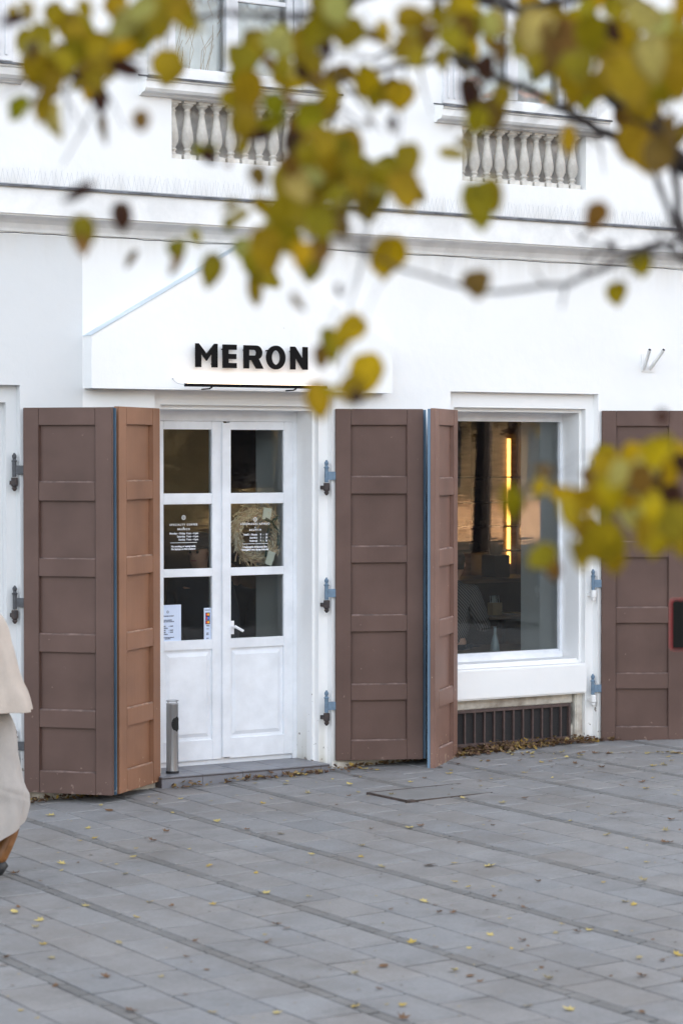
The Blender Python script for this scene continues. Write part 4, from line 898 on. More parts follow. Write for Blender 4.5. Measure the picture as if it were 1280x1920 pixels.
def cloth(rings, rows=56, n=84, amp=.007, seed=0.0, creases=()):
    m_ = len(rings[0]); out = []
    for i in range(rows+1):
        f = i/rows*(len(rings)-1); a = min(int(f), len(rings)-2); t_ = f-a; p0, p1, p2, p3 = (rings[max(0, a-1)], rings[a], rings[a+1], rings[min(len(rings)-1, a+2)])
        base = [0.5*((2*p1[k])+(p2[k]-p0[k])*t_+(2*p0[k]-5*p1[k]+4*p2[k]-p3[k])*t_*t_+(3*p1[k]-p0[k]-3*p2[k]+p3[k])*t_**3) for k in range(m_)]
        c = sum(base, Vector())/m_; row = []
        for j in range(n):
            g_ = j/n*m_; k = int(g_) % m_; u_ = g_-int(g_); q0, q1, q2, q3 = base[k-1], base[k], base[(k+1) % m_], base[(k+2) % m_]
            p = 0.5*((2*q1)+(q2-q0)*u_+(2*q0-5*q1+4*q2-q3)*u_*u_+(3*q1-q0-3*q2+q3)*u_**3)
            d = (p-c); d = d.normalized() if d.length > 1e-6 else Vector((1, 0, 0))
            nz = noise.noise(Vector((p.x*9+p.z*2.5, p.y*9-p.z*3.0, p.z*3.2+seed)))*1.0 + noise.noise(Vector((p.x*20, p.y*20, p.z*8+seed*2)))*.45
            cr = sum(-a_*math.exp(-((p.z-z_-.35*p.y)/.014)**2) for z_, a_ in creases)
            row.append(p + d*(amp*nz*2.2 + cr))
        out.append(row)
    return out
def ellring(c, rx, ry, n=28, fold=0.0, ph=0.0, tilt=None):
    out = []
    for k in range(n):
        a = 2*math.pi*k/n; w_ = 1+fold*math.sin(a*7+ph)+fold*.6*math.sin(a*11+2*ph); p = Vector((rx*w_*math.cos(a), ry*w_*math.sin(a), 0))
        if tilt: p = tilt @ p
        out.append(Vector(c)+p)
    return out
# coat skirt swinging back
q = MB(); rings = [ellring((0, -.01, 1.42), .17, .12), ellring((0, -.045, 1.36), .20, .17), ellring((0, -.07, 1.22), .215, .195, fold=.012), ellring((0, -.09, 1.06), .225, .225, fold=.025), ellring((0, -.112, .96), .235, .245, fold=.035), ellring((0, -.125, .89), .24, .252, fold=.045, tilt=Matrix.Rotation(R(3), 3, 'X'))]
rings = cloth(rings, amp=.006, seed=3.1)
rin = [[Vector((p.x*.97, -.1+(p.y+.1)*.97, p.z)) for p in r_] for r_ in rings[::-1]]
q.loft(rings + rin, caps=False); q.build('coat_skirt', M['coat'], we, smooth=True)
# wide trouser legs
q = MB()
tl = Matrix.Rotation(R(20), 3, 'X')
q.loft(cloth([ellring((.08, -.05, .95), .14, .17), ellring((.09, -.135, .80), .14, .195, fold=.02), ellring((.09, -.16, .64), .14, .185, fold=.02, ph=.4), ellring((.09, -.185, .53), .14, .175, fold=.03, ph=.8), ellring((.09, -.20, .47), .145, .18, fold=.03, ph=1), ellring((.09, -.215, .41), .14, .185, fold=.05, ph=1.2), ellring((.09, -.23, .33), .14, .155, fold=.06, ph=1.6), ellring((.09, -.225, .23), .135, .160, fold=.05, ph=1.8, tilt=-tl if False else Matrix.Rotation(R(-24), 3, 'X'))], amp=.005, seed=1.7, creases=((.55, .004),)), caps=False)
q.loft(cloth([ellring((-.08, .02, .95), .14, .16), ellring((-.09, .17, .72), .13, .15, fold=.02), ellring((-.09, .30, .52), .13, .15, fold=.03), ellring((-.09, .38, .32), .14, .16, fold=.04), ellring((-.09, .42, .13), .15, .17, fold=.05)], amp=.009, seed=7.7, creases=((.60, .012), (.5, .012))), caps=False)
q.build('wide_trousers', M['trouser'], we, smooth=True)
so_ = MB(); a1, a2 = Vector((0, -.385, .335)), Vector((0, -.272, .10)); nn = Vector((0, -.025, -.010))
rr_ = []
for f, hw in ((0, .022), (.12, .034), (.35, .032), (.7, .044), (1, .036)):
    c_ = a1.lerp(a2, f)+Vector((.09, 0, 0)); rr_.append([c_+Vector((-hw, 0, 0)), c_+Vector((hw, 0, 0)), c_+Vector((hw, 0, 0))-nn, c_+Vector((-hw, 0, 0))-nn])
so_.loft(rr_); so_.build('shoe_sole', M['leather'], we)
q = MB(); q.tube([(.09, -.275, .085), (.09, -.24, .055), (.09, -.19, .045), (.09, -.16, .05)], [.030, .042, .040, .02], 12); q.build('toe_cap', M['rubber'], we, smooth=True)

# person holding the phone, body outside the frame on the right
ph_c = at(1279, 1171, 7.0); gx_ = gz(ph_c.x)
pc = at(640+1.50*FPX/7.35, 1171, 7.35); pz = gx_
yaw_p = math.atan2(-FW.y, -FW.x) - R(90)     # faces the camera
Mi = (Matrix.Translation((pc.x, pc.y, pz)) @ Matrix.Rotation(yaw_p, 4, 'Z')).inverted()
pl = Mi @ ph_c                                # phone in the person's frame (facing the camera, their right hand is picture-left)
hp = dict(stand); wr = pl + Vector((-.085 if pl.x > 0 else .085, -.02, -.03)); sx_ = 1 if pl.x > 0 else -1
sside = 'R' if sx_ > 0 else 'L'
hp.update({'el'+sside: (sx_*.26, .10, 1.20), 'wr'+sside: tuple(pl+Vector((-sx_*.134, -.045, -.050))), 'hd'+sside: (sx_*.95, -.05, .30), 'thumb'+sside: (0, .35, 1), 'palm'+sside: (0, 1, .1)})
pe = person((pc.x, pc.y, pz), yaw_p, 'person outside the right edge holding up the phone', hp, torso=M['navy'], curlL=.08, curlR=.08)
fe = empty('phone', ph_c, math.atan2(RT.y, RT.x), label='black phone in a red case held up at the right edge of the picture', cat='phone')
def rrect(w_, h_, r_, n=6):
    o = []
    for cx, cz, a0 in ((w_/2-r_, h_/2-r_, 0), (-w_/2+r_, h_/2-r_, 90), (-w_/2+r_, -h_/2+r_, 180), (w_/2-r_, -h_/2+r_, 270)):
        o += [(cx+r_*math.cos(R(a0+90*k/n)), cz+r_*math.sin(R(a0+90*k/n))) for k in range(n+1)]
    return o
q = MB(); o1 = rrect(.076, .154, .011); q.loft([[Vector((x, y, z)) for x, z in o1] for y in (-.004, .006)]); q.build('case', M['red'], fe)
q = MB(); o1 = rrect(.071, .150, .010); q.loft([[Vector((x+.001, y, z)) for x, z in o1] for y in (-.0052, -.0041)]); q.build('glass_face', M['phone'], fe)

# cafe guests seen through the glass
st_ = dict(stand); seat = dict(pelvis=(0, 0, .55), waist=(0, .02, .72), chest=(0, .05, .95), neck=(0, .07, 1.10), head=(0, .12, 1.24), shL=(-.19, .04, 1.02), elL=(-.23, .12, .77), wrL=(-.15, .36, .76), shR=(.19, .04, 1.02), elR=(.23, .12, .77), wrR=(.15, .36, .76),
    hipL=(-.10, .02, .52), knL=(-.11, .44, .52), anL=(-.11, .44, .10), heL=(-.11, .41, .045), toL=(-.11, .60, .04), hipR=(.10, .02, .52), knR=(.11, .44, .52), anR=(.11, .44, .10), heR=(.11, .41, .045), toR=(.11, .60, .04))
p_ = px(868, 1110, 1.45); p_.x -= .14; person((p_.x, 1.45, .04), R(-60), 'person in a dark herringbone coat seated behind the shop window', seat, torso=M['tweed'])
ch_ = empty('cafe_chair', (p_.x, 1.45, .036), R(-60), label='dark chair under the guest in the herringbone coat', cat='chair')
q = MB(); q.box(-.2, .2, -.2, .2, .40, .43); q.build('seat', M['dark_wood'], ch_)
for (a, b) in ((-.18, -.18), (.16, -.18), (-.18, .16), (.16, .16)): q = MB(); q.box(a, a+.025, b, b+.025, 0, .40); q.build('leg', M['dark_wood'], ch_)
p_ = px(383, 1020, .95); st2 = dict(stand); person((p_.x, 1.0, -.19), R(122), 'person in a dark cap and jacket standing behind the left door pane', st2, cap=True)
p_ = px(446, 1100, 1.9); person((p_.x, 1.9, .04), R(115), 'person in dark clothes seated deeper inside behind the door handle', dict(seat), torso=M['navy'])
q = MB(); q.box(p_.x-.2, p_.x+.2, 1.7, 2.1, .04, .47); tag(q.build('stool', M['dark_wood'], bevel=.01), 'dark block stool under the guest behind the door handle', 'stool')

# ------------------------------------------------------------------ fallen leaves
def leaf_shape(mb, T, L, kind, col, curl):
    if kind == 0:   # heart / oval
        pts = [(0, 0), (.22, .10), (.36, .32), (.36, .52), (.24, .78), (0, 1.05), (-.24, .78), (-.36, .52), (-.36, .32), (-.22, .10)]
    else:           # lobed
        pts = [(0, 0), (.14, .16), (.46, .12), (.30, .34), (.52, .58), (.24, .58), (.16, .80), (0, 1.05), (-.16, .80), (-.24, .58), (-.52, .58), (-.30, .34), (-.46, .12), (-.14, .16)]
    vs = [(0, .5, .04)] + [(x, y, 0) for x, y in pts]
    out = []
    for (x, y, z) in vs: out.append(T @ Vector((x*L, (y-.5)*L, (z + curl*(x*x*1.6 + (y-.5)**2*1.1))*L)))
    n = len(pts); mb.cur = col; mb.add(out, [(0, 1+i, 1+(i+1) % n) for i in range(n)])
lcols = dict(yellow=[(.42, .30, .07), (.48, .38, .14)], brown=[(.16, .085, .040), (.12, .06, .035)], olive=[(.24, .20, .09), (.30, .25, .14)])
protos = []
for cn, cs_ in lcols.items():
    for kd in (0, 1, 1):
        mb = MB(); leaf_shape(mb, Matrix.Identity(4), 1.0, kd, random.choice(cs_), random.uniform(.25, .8)); protos.append((cn, mb))
made = {}; nfall = 0
def FWD_PX(x, y):
    p = Vector((x, y, gz(x)))-CAM; w_ = p.dot(FW); return 640+FPX*p.dot(RT)/w_, 960-FPX*p.dot(UP)/w_
def fall(x, y, s, idx=None, zoff=0.0):
    global nfall
    i = random.choices(range(len(protos)), [3, 3, 3, 4, 4, 4, 2, 2, 2])[0] if idx is None else idx; cn, mb = protos[i]
    if i not in made: o = mb.build('fallen_leaf', M['litter'], fix=False); made[i] = o
    else: o = made[i].copy(); COL.objects.link(o)
    o.location = (x, y, gz(x)+.004+zoff); o.scale = (s, s, s); o.rotation_euler = (random.uniform(-.25, .25), random.uniform(-.25, .25), random.uniform(0, 6.28))
    pr = FWD_PX(x, y); kd = 'oval' if i % 3 == 0 else 'lobed'; sz = 'tiny' if s < .024 else 'small' if s < .04 else 'larger'
    side = 'at the left edge' if pr[0] < 70 else 'below the left shutters' if pr[0] < 300 else 'below the door' if pr[0] < 600 else 'below the middle shutter' if pr[0] < 800 else 'below the shop window' if pr[0] < 1090 else 'below the right shutter'
    row = ('close to the wall' if y > -.6 else 'level with the cover' if y > -1.7 else 'nearer than the cover' if y > -3 else 'midway across' if y > -4.5 else 'in the foreground')
    tag(o, f'{sz} {kd} {cn} leaf on the paving {side}, {row}', 'leaf', f'{sz} {kd} {cn} fallen leaves {side}, {row}')
    nfall += 1
def onG(u, v):
    d = ray(u, v); p = CAM + d*(2.1/-d.z)
    for _ in range(3): p = CAM + d*((gz(p.x)-2.1)/d.z)
    return p
special = [(95, 1530, .06, 1), (205, 1521, .055, 3), (115, 1620, .055, 1), (178, 1573, .045, 2), (160, 1700, .045, 1), (255, 1721, .05, 2), (392, 1625, .045, 2), (500, 1675, .045, 1), (400, 1697, .045, 2), (12, 1797, .05, 4), (98, 1798, .05, 8), (350, 1796, .04, 4), (388, 1820, .035, 3),
    (520, 1901, .05, 1), (398, 1900, .05, 2), (918, 1625, .065, 1), (805, 1624, .07, 3), (768, 1553, .055, 1), (942, 1506, .055, 8), (852, 1620, .04, 2), (850, 1713, .05, 4), (1170, 1692, .045, 1), (1203, 1832, .06, 4), (1065, 1894, .065, 1), (990, 1888, .05, 8), (1082, 1749, .05, 4), (1240, 1803, .04, 4), (1008, 1654, .04, 4), (900, 1843, .045, 4), (664, 1828, .055, 7), (1205, 1652, .05, 7), (312, 1560, .045, 4), (527, 1565, .045, 8), (470, 1566, .02, 3)]
for (u, v, s, i) in special: p_ = onG(u, v); fall(p_.x, p_.y, s*(.8 if v > 1700 else 1), i)
while nfall < 292:
    u = random.uniform(-30, 1310); v = 1412 + 500*random.random()**4.2
    p_ = onG(u, v)
    if p_.y > -.13: continue
    fall(p_.x, p_.y, random.choice((.020, .026, .032, .040, .050)))
lt = MB()
for _ in range(420):
    p_ = onG(random.uniform(-40, 1320), 1412 + 500*random.random()**2.0)
    if p_.y < -.13: leaf_shape(lt, Matrix.Translation((p_.x, p_.y, gz(p_.x)+.004)) @ Matrix.Rotation(random.uniform(0, 6.28), 4, 'Z'), random.uniform(.007, .018), 1, random.choice(((.10, .06, .04), (.36, .27, .10), (.06, .04, .03), (.20, .13, .07))), .3)
def drift(x0, x1, y0, y1, n, h, big=.05):
    for _ in range(n):
        x = random.uniform(x0, x1); y = random.uniform(y0, y1); z = gz(x)+.006+random.random()**1.6*h*(1-abs((y-y1)/(y1-y0))*.8)
        T = Matrix.Translation((x, y, z)) @ Matrix.Rotation(random.uniform(0, 6.28), 4, 'Z') @ Matrix.Rotation(random.gauss(0, .5), 4, 'X') @ Matrix.Rotation(random.gauss(0, .4), 4, 'Y')
        leaf_shape(lt, T, random.uniform(.02, big), random.choice((0, 1, 1)), random.choice(((.34, .22, .05), (.30, .21, .09), (.13, .07, .035), (.09, .05, .03), (.17, .10, .05), (.14, .08, .05), (.11, .06, .04), (.22, .14, .07))), random.uniform(.2, .9))
drift(9.15, 10.45, -.06, .14, 620, .055); drift(9.15, 9.9, -.12, .10, 160, .05); drift(6.9, 8.35, -.17, -.095, 120, .03, .045); drift(8.3, 9.0, -.06, .0, 90, .025, .04); drift(5.9, 6.5, -.15, -.0, 120, .03, .05); drift(10.3, 10.8, -.10, -.02, 60, .02, .045)
tag(lt.build('leaf_litter', M['litter'], fix=False), kind='stuff', label='drift of dry brown and yellow leaves against the foot of the wall', cat='leaf litter')

# ------------------------------------------------------------------ foreground tree
tr = empty('tree', at(1990, 3000, 4.9), label='autumn tree with yellow leaves hanging in front across the top of the view', cat='tree'); tr.location.z = gz(tr.location.x); tb_ = tr.location.copy()
bk = MB()
def limb(pts, r0, r1, wig=.006):
    P_ = [at(u, v, d*(.97 if u < 1850 else 1)) for u, v, d in pts]; out = []; r0 *= 1.25; r1 *= 1.35
    for i in range(len(P_)-1):
        for k in range(4): f = k/4; out.append(P_[i].lerp(P_[i+1], f) + Vector([random.uniform(-wig, wig) for _ in range(3)]))
    out.append(P_[-1]); n = len(out); bk.tube(out, [r0+(r1-r0)*i/(n-1) for i in range(n)], 7); return out
tk = MB(); top = at(1900, -1300, 4.8)
tp = [tb_, tb_+Vector((.02, .0, .6)), Vector((tb_.x-.01, tb_.y, 1.5)), at(1930, 500, 4.85), at(1915, -200, 4.8), top]
tk.tube(tp, [.13, .10, .09, .08, .065, .03], 14); o = PT(tk, 'trunk', M['bark'], tr, smooth=True)
nodes = []
for pts, r0, r1 in (
    ([(1925, 700, 4.85), (1600, 560, 4.7), (1290, 320, 4.5), (1200, 232, 4.45), (1100, 145, 4.4), (1010, 60, 4.4), (950, 0, 4.4)], .017, .005),
    ([(1920, 200, 4.85), (1500, 190, 4.7), (1290, 95, 4.6), (1225, 35, 4.6), (1140, -20, 4.6), (1000, -120, 4.6)], .030, .010),
    ([(1290, 320, 4.5), (1140, 255, 4.45), (1060, 205, 4.4), (1010, 178, 4.35), (955, 150, 4.3), (850, 105, 4.3), (760, 122, 4.3), (640, 150, 4.25), (560, 155, 4.2), (470, 190, 4.2)], .0085, .002),
    ([(1920, 200, 4.85), (1500, 360, 4.4), (1290, 440, 3.9), (1200, 470, 3.8), (1060, 535, 3.7), (900, 545, 3.7), (760, 505, 3.7), (690, 480, 3.7)], .0058, .0013),
    ([(1310, 560, 4.4), (1275, 400, 4.4), (1245, 260, 4.4), (1185, 130, 4.4)], .007, .003),
    ([(1310, 500, 4.4), (1240, 455, 4.4), (1160, 470, 4.3), (1090, 450, 4.3)], .004, .0012),
    ([(950, 0, 4.4), (720, -20, 4.2), (560, 30, 4.1), (420, 25, 4.0), (290, 40, 4.0), (190, 70, 4.0), (100, 110, 4.0)], .006, .0015),
    ([(640, 150, 4.25), (620, 240, 4.2), (600, 330, 4.2), (560, 400, 4.2), (500, 440, 4.2), (420, 470, 4.2)], .003, .001),
    ([(600, 330, 4.2), (650, 380, 4.15), (690, 420, 4.1), (650, 620, 4.1), (640, 700, 4.1)], .0016, .0008),
    ([(1150, -20, 4.6), (960, 20, 4.5), (880, -5, 4.5), (800, 60, 4.4), (700, 110, 4.4)], .006, .002),
    ([(1925, 900, 4.85), (1600, 980, 4.5), (1290, 940, 4.1), (1200, 920, 4.0), (1100, 950, 3.95), (1020, 900, 3.9), (960, 930, 3.9)], .010, .0015),
    ([(1290, 330, 4.5), (1240, 230, 4.5), (1200, 150, 4.5), (1100, 90, 4.5)], .007, .003),
    ([(1290, 470, 4.2), (1240, 370, 4.2), (1215, 300, 4.2)], .005, .003),
    ([(290, 40, 4.0), (240, 110, 4.0), (190, 160, 4.0), (185, 230, 4.0)], .002, .001),
    ([(100, 110, 4.0), (90, 170, 4.0), (60, 190, 4.0)], .0015, .001)):
    nodes += limb(pts, r0, r1, .004)
for _ in range(120):
    p_ = random.choice([n_ for n_ in nodes if n_.z > 2.62]); q_ = Vector((random.gauss(0, 1), random.gauss(0, .6), random.gauss(-.3, .8))).normalized()*random.uniform(.04, .16)
    bk.tube([p_, p_+q_*.5+Vector((0, 0, random.uniform(-.01, .01))), p_+q_], [.0022, .0016, .0009], 4, False)
near_ = [n_ for n_ in nodes if 1000 < 640+FPX*(n_-CAM).dot(RT)/(n_-CAM).dot(FW) < 1300 and 400 < 960-FPX*(n_-CAM).dot(UP)/(n_-CAM).dot(FW) < 600]
for _ in range(40):
    p_ = random.choice(near_); q_ = Vector((random.gauss(0, 1), random.gauss(0, .6), random.gauss(0, .8))).normalized()*random.uniform(.02, .06)
    bk.tube([p_, p_+q_], [.0026, .0014], 4, False)
lf = MB()
OL = (.248, .180, .007); YE = (.375, .248, .006); PA = (.36, .31, .085); DK = (.042, .018, .012); BR = (.15, .085, .016); GR = (.19, .17, .005)
cols = dict(g=OL, y=YE, p=PA, d=DK, b=BR, n=GR)
def leaf3(u, v, L_px, W_px, rot, c, dep=None, mix=None):
    dep = (dep if dep else random.uniform(3.85, 4.5))*.86
    ctr = at(u, v, dep); L = L_px*dep/FPX; wf_ = W_px/max(1, L_px)
    base = cols[c]; s_ = random.uniform(.82, 1.15); hue = random.uniform(-.10, .10); base = (base[0]*s_*(1+hue), base[1]*s_*(1-hue*.3), base[2]*s_)
    # frame: local y = tip direction, in the plane facing the viewer, then tilted a little
    dn = -UP*math.cos(rot) + RT*math.sin(rot); sd = dn.cross(-FW).normalized(); nm = sd.cross(dn)
    Rm = Matrix((sd, dn, nm)).transposed(); Rm = Rm @ Matrix.Rotation(random.gauss(0, .30), 3, 'X') @ Matrix.Rotation(random.gauss(0, .30), 3, 'Y')
    out = [(0, .0), (.17, -.03), (.34, .06), (.46, .24), (.50, .44), (.43, .65), (.26, .85), (.10, .97), (0, 1.06), (-.10, .97), (-.26, .85), (-.43, .65), (-.50, .44), (-.46, .24), (-.34, .06), (-.17, -.03)]
    curl = random.uniform(-.3, .7); bend = random.uniform(-.5, .5); out = [(x*random.uniform(.93, 1.06), y+random.uniform(-.025, .025)) for x, y in out]
    def pt(x, y): return ctr + Rm @ Vector((x*L*wf_, (y-.5)*L, (curl*(x*x*2.2) + bend*(y-.5)**2 + (0.03 if x == 0 else 0))*L))
    edge = cols['b'] if random.random() < .35 else base
    c0 = len(lf.v); n = len(out)
    lf.v += [tuple(pt(0, y)) for y in (.2, .5, .8)]; lf.c += [base]*3
    lf.v += [tuple(pt(x*.6, .5+(y-.5)*.6)) for x, y in out]; lf.c += [base]*n
    lf.v += [tuple(pt(x, y)) for x, y in out]; lf.c += [tuple((a*.6+b*.4)*(.9) for a, b in zip(base, edge))]*n
    for i in range(n):
        k = (i+1) % n; lf.f.append((c0+3+i, c0+3+n+i, c0+3+n+k, c0+3+k))
        m_ = 0 if out[i][1] < .3 else (1 if out[i][1] < .75 else 2); m2 = 0 if out[k][1] < .3 else (1 if out[k][1] < .75 else 2)
        lf.f.append((c0+m_, c0+3+i, c0+3+k))
        if m_ != m2: lf.f.append((c0+m_, c0+3+k, c0+m2))
    st0 = ctr + Rm @ Vector((0, -.5*L, 0)); nd = min(nodes, key=lambda q_: (q_-st0).length_squared)
    if (nd-st0).length < (.12 if c in 'd' else .17): midp = st0.lerp(nd, .45)+Vector((0, 0, .012)); bk.tube([st0, midp, nd], [.0007, .0008, .001], 3, False)
LV = """25 38 52 26 -1.1 d;105 30 46 40 .3 g;75 75 58 52 -.3 g;60 92 34 26 0 d;72 130 66 60 .4 g;110 122 56 50 -.6 g;100 150 50 40 0 g;152 62 52 34 .8 g;172 92 70 50 -.9 g;140 98 50 44 .2 n;225 55 72 42 -.7 p;262 20 62 40 -.8 p;222 18 50 44 .1 y;292 30 80 66 .3 g;330 8 60 50 0 g;242 78 62 50 -.4 g;200 122 52 46 .5 g;240 130 58 30 1.3 d;190 190 46 30 .1 d;196 242 52 16 .1 b;35 205 56 34 -.8 n;80 205 52 36 -.2 g;110 228 62 32 .1 p;264 227 42 34 .2 b;315 126 60 62 0 g;345 28 62 50 .4 g;362 42 44 30 .9 g;50 20 44 30 .5 g;160 20 40 30 .2 g;130 60 44 36 .9 g;90 170 46 36 -.2 b;178 150 48 40 .3 g;215 95 60 50 .1 g;262 60 60 40 .5 g
480 86 54 50 .2 g;522 80 62 52 .8 p;562 80 50 44 -.5 g;450 115 60 56 .1 g;590 62 80 60 -.6 g;622 40 70 50 .3 g;580 110 54 48 .9 g;560 140 44 30 1.2 d;612 96 34 26 0 d;555 156 44 22 1.5 y;466 172 72 60 .1 g;450 202 52 46 .2 g;500 236 66 32 1.9 n;458 232 58 50 -.3 g;385 280 46 28 1.5 n;430 308 18 14 0 b;582 226 66 52 .1 n;600 270 70 56 -.2 g;575 292 48 40 .4 g;612 300 58 46 .3 g;620 182 56 34 .2 y;505 120 30 20 .3 b;530 130 40 34 0 g;632 18 60 50 .3 p;600 8 50 40 -.2 g;545 190 30 20 .9 b;600 150 46 30 .4 b
650 62 60 56 -.3 g;775 32 58 42 1.4 g;762 92 62 52 -.8 g;782 110 44 40 .3 g;690 160 58 50 .5 y;702 186 44 34 .2 g;748 180 52 56 .1 y;650 140 44 30 1.2 b;735 233 30 17 .1 d;693 229 18 10 1 b;845 76 54 46 .3 g;862 20 54 44 .1 g;872 52 46 40 .7 b;880 182 68 40 .1 d;920 216 62 56 .3 b;892 226 48 44 -.2 g;942 182 44 34 .1 g;655 282 72 56 .2 g;770 300 56 42 .1 g;850 290 52 24 1.5 p;800 70 40 34 0 b;700 70 40 20 1.1 b;930 100 46 34 .4 b;905 130 40 30 0 d;820 30 44 34 .3 g
1002 62 80 66 -.3 p;1052 82 88 70 .2 b;1102 62 72 60 .5 g;1152 82 88 78 -.2 g;1182 60 60 48 .3 y;1222 110 80 62 .1 p;1172 150 108 86 .5 g;1082 120 72 62 .1 g;1066 152 60 50 .3 y;1072 175 50 40 0 g;1250 62 92 70 .2 p;1272 20 62 50 0 y;1030 185 28 22 .1 y;1200 275 88 66 .3 y;1232 292 70 60 -.2 b;1145 62 44 30 .8 d;1100 20 48 34 .2 g;1020 110 62 50 0 b;1200 30 60 44 .5 p;1270 150 70 50 .2 g;1130 160 60 50 -.4 g;1265 100 60 56 .1 g;1180 108 70 60 -.3 n;1040 40 50 40 .1 g;980 80 44 34 .1 b;1235 170 60 44 .7 g;1150 18 44 36 .2 g;1190 200 50 34 .4 g;1258 240 50 30 .1 b
145 360 58 22 -1.0 d;152 438 60 50 .1 g;155 462 40 26 .2 b;228 408 52 40 0 d;246 485 36 15 -.6 b;334 468 44 36 .1 n;330 496 46 18 -.4 b;395 508 60 40 -.2 g;368 445 30 20 .4 g
530 348 70 46 .2 g;522 400 58 44 -.3 g;560 352 56 50 .4 p;592 322 66 50 .2 p;632 292 66 50 -.4 g;560 402 60 50 0 g;602 420 62 54 .3 g;640 370 60 50 -.2 p;702 340 74 58 1.1 p;690 390 52 42 .1 g;760 358 68 58 .2 g;738 330 52 44 -.5 g;720 480 74 76 -.1 y;640 422 50 34 .3 b;580 498 62 48 0 g;500 470 80 56 .2 g;472 500 50 40 .4 g;478 545 58 28 .1 g;458 470 44 34 .3 p;560 566 38 15 .6 b;635 545 22 13 .1 d;445 408 44 22 -.9 g;485 332 44 34 .2 b;545 450 56 48 .5 g;620 340 60 48 .1 g;665 310 52 44 .7 g;590 370 60 50 -.6 g;520 440 60 50 .2 p;430 420 30 24 .1 g;600 470 50 40 -.2 b;545 310 46 34 .4 b;670 350 50 46 .2 g;560 480 50 40 .1 y
898 386 88 60 .1 g;1114 406 54 54 0 b;1200 494 46 42 .2 g;1155 550 42 40 .1 g;893 532 50 50 0 b;895 535 44 40 .4 g;1145 462 24 12 1 d
655 618 62 48 -.9 y;620 648 64 34 .2 g;602 672 46 26 .1 b;690 700 66 62 .1 y;662 732 54 50 -.3 g;668 745 30 26 .2 d;598 752 64 48 .1 y;630 733 50 18 1.5 y;640 640 40 30 .4 y
1240 782 26 22 .2 d;955 940 64 38 .2 n;1010 915 36 26 -.4 y;1020 886 40 20 1.4 b;1075 924 78 36 1.4 y;1065 962 56 34 .2 y;1100 1002 64 50 .1 g;1086 1048 66 38 .1 g;1012 1046 60 44 -.9 g;1036 1066 44 30 .3 b;1142 882 68 54 .2 y;1182 862 60 50 -.3 y;1222 850 54 50 .2 y;1262 862 60 50 .1 y;1142 925 66 54 .4 y;1200 902 60 44 .1 b;1172 962 80 66 .2 p;1132 1022 92 74 .1 g;1230 1002 78 64 -.2 y;1262 980 72 62 .2 g;1262 932 46 40 .1 d;1222 950 58 50 .3 y;1190 1000 60 50 .1 g;1100 940 50 44 .2 g;1160 890 50 44 -.5 p;1210 880 50 44 .2 p;1245 900 56 44 .1 y;1275 1020 50 44 .1 g;1120 870 40 34 .2 y;1085 990 44 30 .2 b;1240 960 50 44 .2 p;1150 1050 50 44 .1 g"""
for row in LV.replace('\n', ';').split(';'):
    if not row.strip(): continue
    u, v, a, b, r_, c_ = row.split(); leaf3(float(u), float(v), float(a)*1.13, float(b)*1.13, float(r_), c_)
    if (float(v) < 440 and float(u) > 300 or 830 < float(v) < 1010 and float(u) > 1090 or float(u) < 280 and float(v) < 170) and float(a) > 42 and c_ != 'd' and random.random() < .75:
        leaf3(float(u)+random.uniform(-26, 26), float(v)+random.uniform(-24, 20), float(a)*random.uniform(.7, 1.05), float(b)*random.uniform(.6, 1), float(r_)+random.uniform(-.9, .9), random.choice('gggnbpyd'), random.uniform(4.1, 5.0))
for (cu_, cv_, su, sv, nn_) in ((1130, 110, 120, 80, 46), (1230, 210, 50, 60, 8), (115, 90, 75, 60, 12), (250, 60, 60, 40, 8), (560, 150, 75, 100, 14), (600, 350, 70, 65, 22), (700, 350, 60, 45, 6), (480, 480, 50, 35, 4), (880, 80, 80, 65, 14), (740, 60, 70, 50, 4), (1190, 925, 75, 55, 16)):
    for _ in range(nn_):
        a_ = random.uniform(32, 62); leaf3(random.gauss(cu_, su*.62), random.gauss(cv_, sv*.62), a_, a_*random.uniform(.45, .95), random.gauss(0, .6), random.choice('ggggnyyyybpd'), random.uniform(4.2, 5.3))
# the rest of the crown, outside the picture to the right and above
for _ in range(900):
    u = random.uniform(1330, 2500); v = random.uniform(-1400, 900); leaf3(u, v, random.uniform(40, 90), random.uniform(40, 70), random.uniform(-1, 1), random.choice('gggyypb'), random.uniform(4.0, 5.9))
for _ in range(420):
    u = random.uniform(0, 1300); v = random.uniform(-900, -60); leaf3(u, v, random.uniform(40, 80), random.uniform(40, 60), random.uniform(-1, 1), random.choice('gggyypb'), random.uniform(3.9, 4.9))
PT(bk, 'branches', M['bark'], tr, smooth=True, fix=False)
PT(lf, 'foliage', M['foliage'], tr, smooth=True, fix=False)

# ------------------------------------------------------------------ the far side of the square (behind the camera, seen only as reflections)
ob = empty('opposite_building', (60, -46, 0), label='sunlit ochre building across the square, seen only as a reflection in the glass', cat='building')
q = MB(); q.box(38, 95, -60, -46, -.1, 13); PT(q, 'wall', M['ochre'], ob)
q = MB(); q.box(37.8, 95.5, -60.5, -45.5, 13.001, 13.4); PT(q, 'roof', M['roof'], ob)
for z in (1.2, 5, 9):
    for k in range(13): 
        q = MB(); x = 40+k*4.1; q.box(x, x+1.5, -46.05, -45.99, z, z+2.1); PT(q, 'window', M['navy'], ob)
o2 = empty('opposite_building', (24, -46, 0), label='long dark brick building across the square, seen only as a reflection in the door panes', cat='building')
q = MB(); q.box(2, 37.7, -60, -46.2, -.1, 12); PT(q, 'wall', mat('dark_brick', (.36, .28, .16), .9, var=.3, scale=.7), o2)  # unseen block added to keep bright sky out of the door-pane reflections
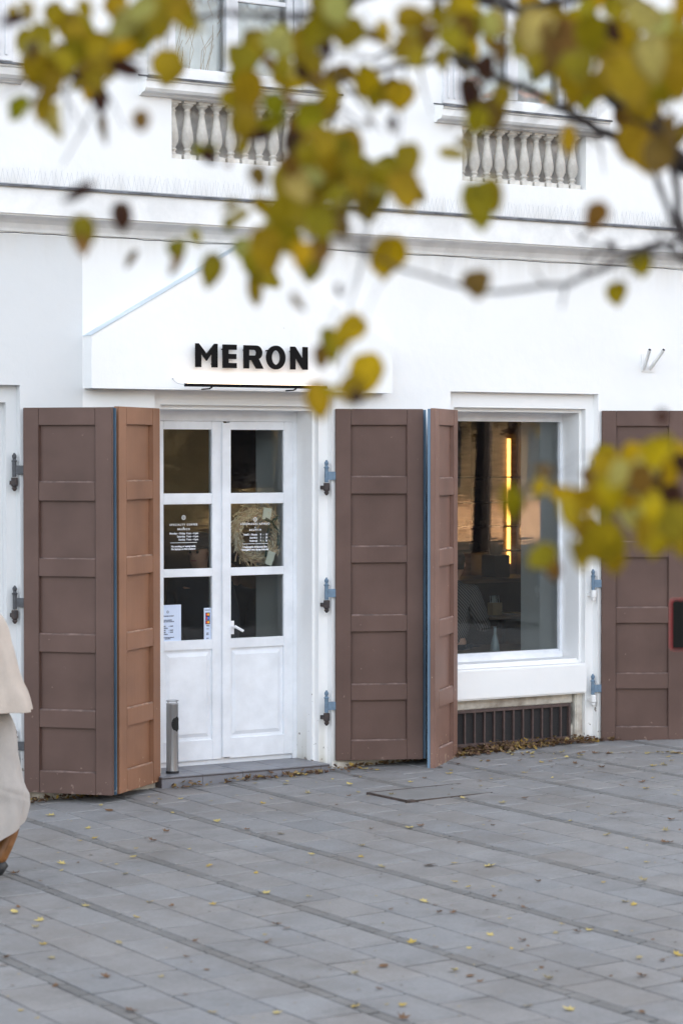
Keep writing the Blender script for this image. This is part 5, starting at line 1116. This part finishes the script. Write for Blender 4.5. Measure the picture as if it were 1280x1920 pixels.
q = MB(); q.box(1.8, 37.75, -60.5, -45.9, 12.001, 12.4); PT(q, 'roof', M['roof'], o2)
for z in (1.2, 4.6, 8):
    for k in range(8):
        q = MB(); x = 4+k*4.2; q.box(x, x+1.4, -46.25, -46.15, z, z+2); PT(q, 'window', M['trim'] if (k*3+int(z)) % 4 == 1 else M['navy'], o2)
def far_tree(x, y, h, lbl, nl=2600, ls=.12):
    e = empty('background_tree', (x, y, -.02), label=lbl, cat='tree'); q = MB()
    q.tube([(0, 0, 0), (.1, 0, h*.3), (0, .1, h*.6), (.1, 0, h)], [.22, .17, .10, .03], 10)
    tips = []
    for k in range(26):
        a = random.uniform(0, 6.28); z0 = random.uniform(h*.25, h*.85); l = random.uniform(1.5, 3.5); tip = Vector((l*math.cos(a), l*math.sin(a), z0+l*.6)); q.tube([(0, 0, z0), tip*.5+Vector((0, 0, z0*.5-.1)), tip], [.05, .03, .008], 5); tips.append(tip)
        for _ in range(3): t2 = tip*.6+Vector((random.uniform(-1, 1), random.uniform(-1, 1), z0*.4+random.uniform(-.4, 1))); q.tube([tip*.6+Vector((0, 0, z0*.4)), t2], [.015, .004], 4, False); tips.append(t2)
    q.build('trunk', M['bark'], e); lfm = MB()
    for _ in range(nl):
        t_ = random.choice(tips)+Vector([random.gauss(0, .45) for _ in range(3)]); lfm.cur = random.choice((OL, YE, BR, (.2, .12, .03))); s = ls; d1 = Vector([random.uniform(-1, 1) for _ in range(3)]).normalized(); d2 = d1.orthogonal()
        lfm.quad(t_-d1*s, t_-d2*s*.7, t_+d1*s, t_+d2*s*.7)
    lfm.build('crown', M['foliage'], e, fix=False)
q = MB(); q.box(30.5, 90, -34.6, -34, -.1, .98); q.box(30.4, 90, -34.7, -33.9, .981, 1.05)  # unseen wall added for the warm bright band in the window reflection
tag(q.build('parapet_wall', mat('warm_stone', (.60, .37, .22), .9, var=.15, scale=2)), 'low sunlit stone parapet across the square, seen only as a reflection', 'wall')
far_tree(28.9, -27, 10, 'thin autumn tree on the far side of the square, the nearer of two', 900); far_tree(32.6, -31, 10, 'thin autumn tree on the far side of the square, the farther of two', 1200)

for i_, (x_, y_) in enumerate(((20.5, -41), (34.5, -40), (39.5, -39), (45, -40))):
    far_tree(x_, y_, 9+1.3*(i_ % 3), 'bushy tree across the square, %s of four along the row' % ('first second third last'.split()[i_]), 3600, .19)
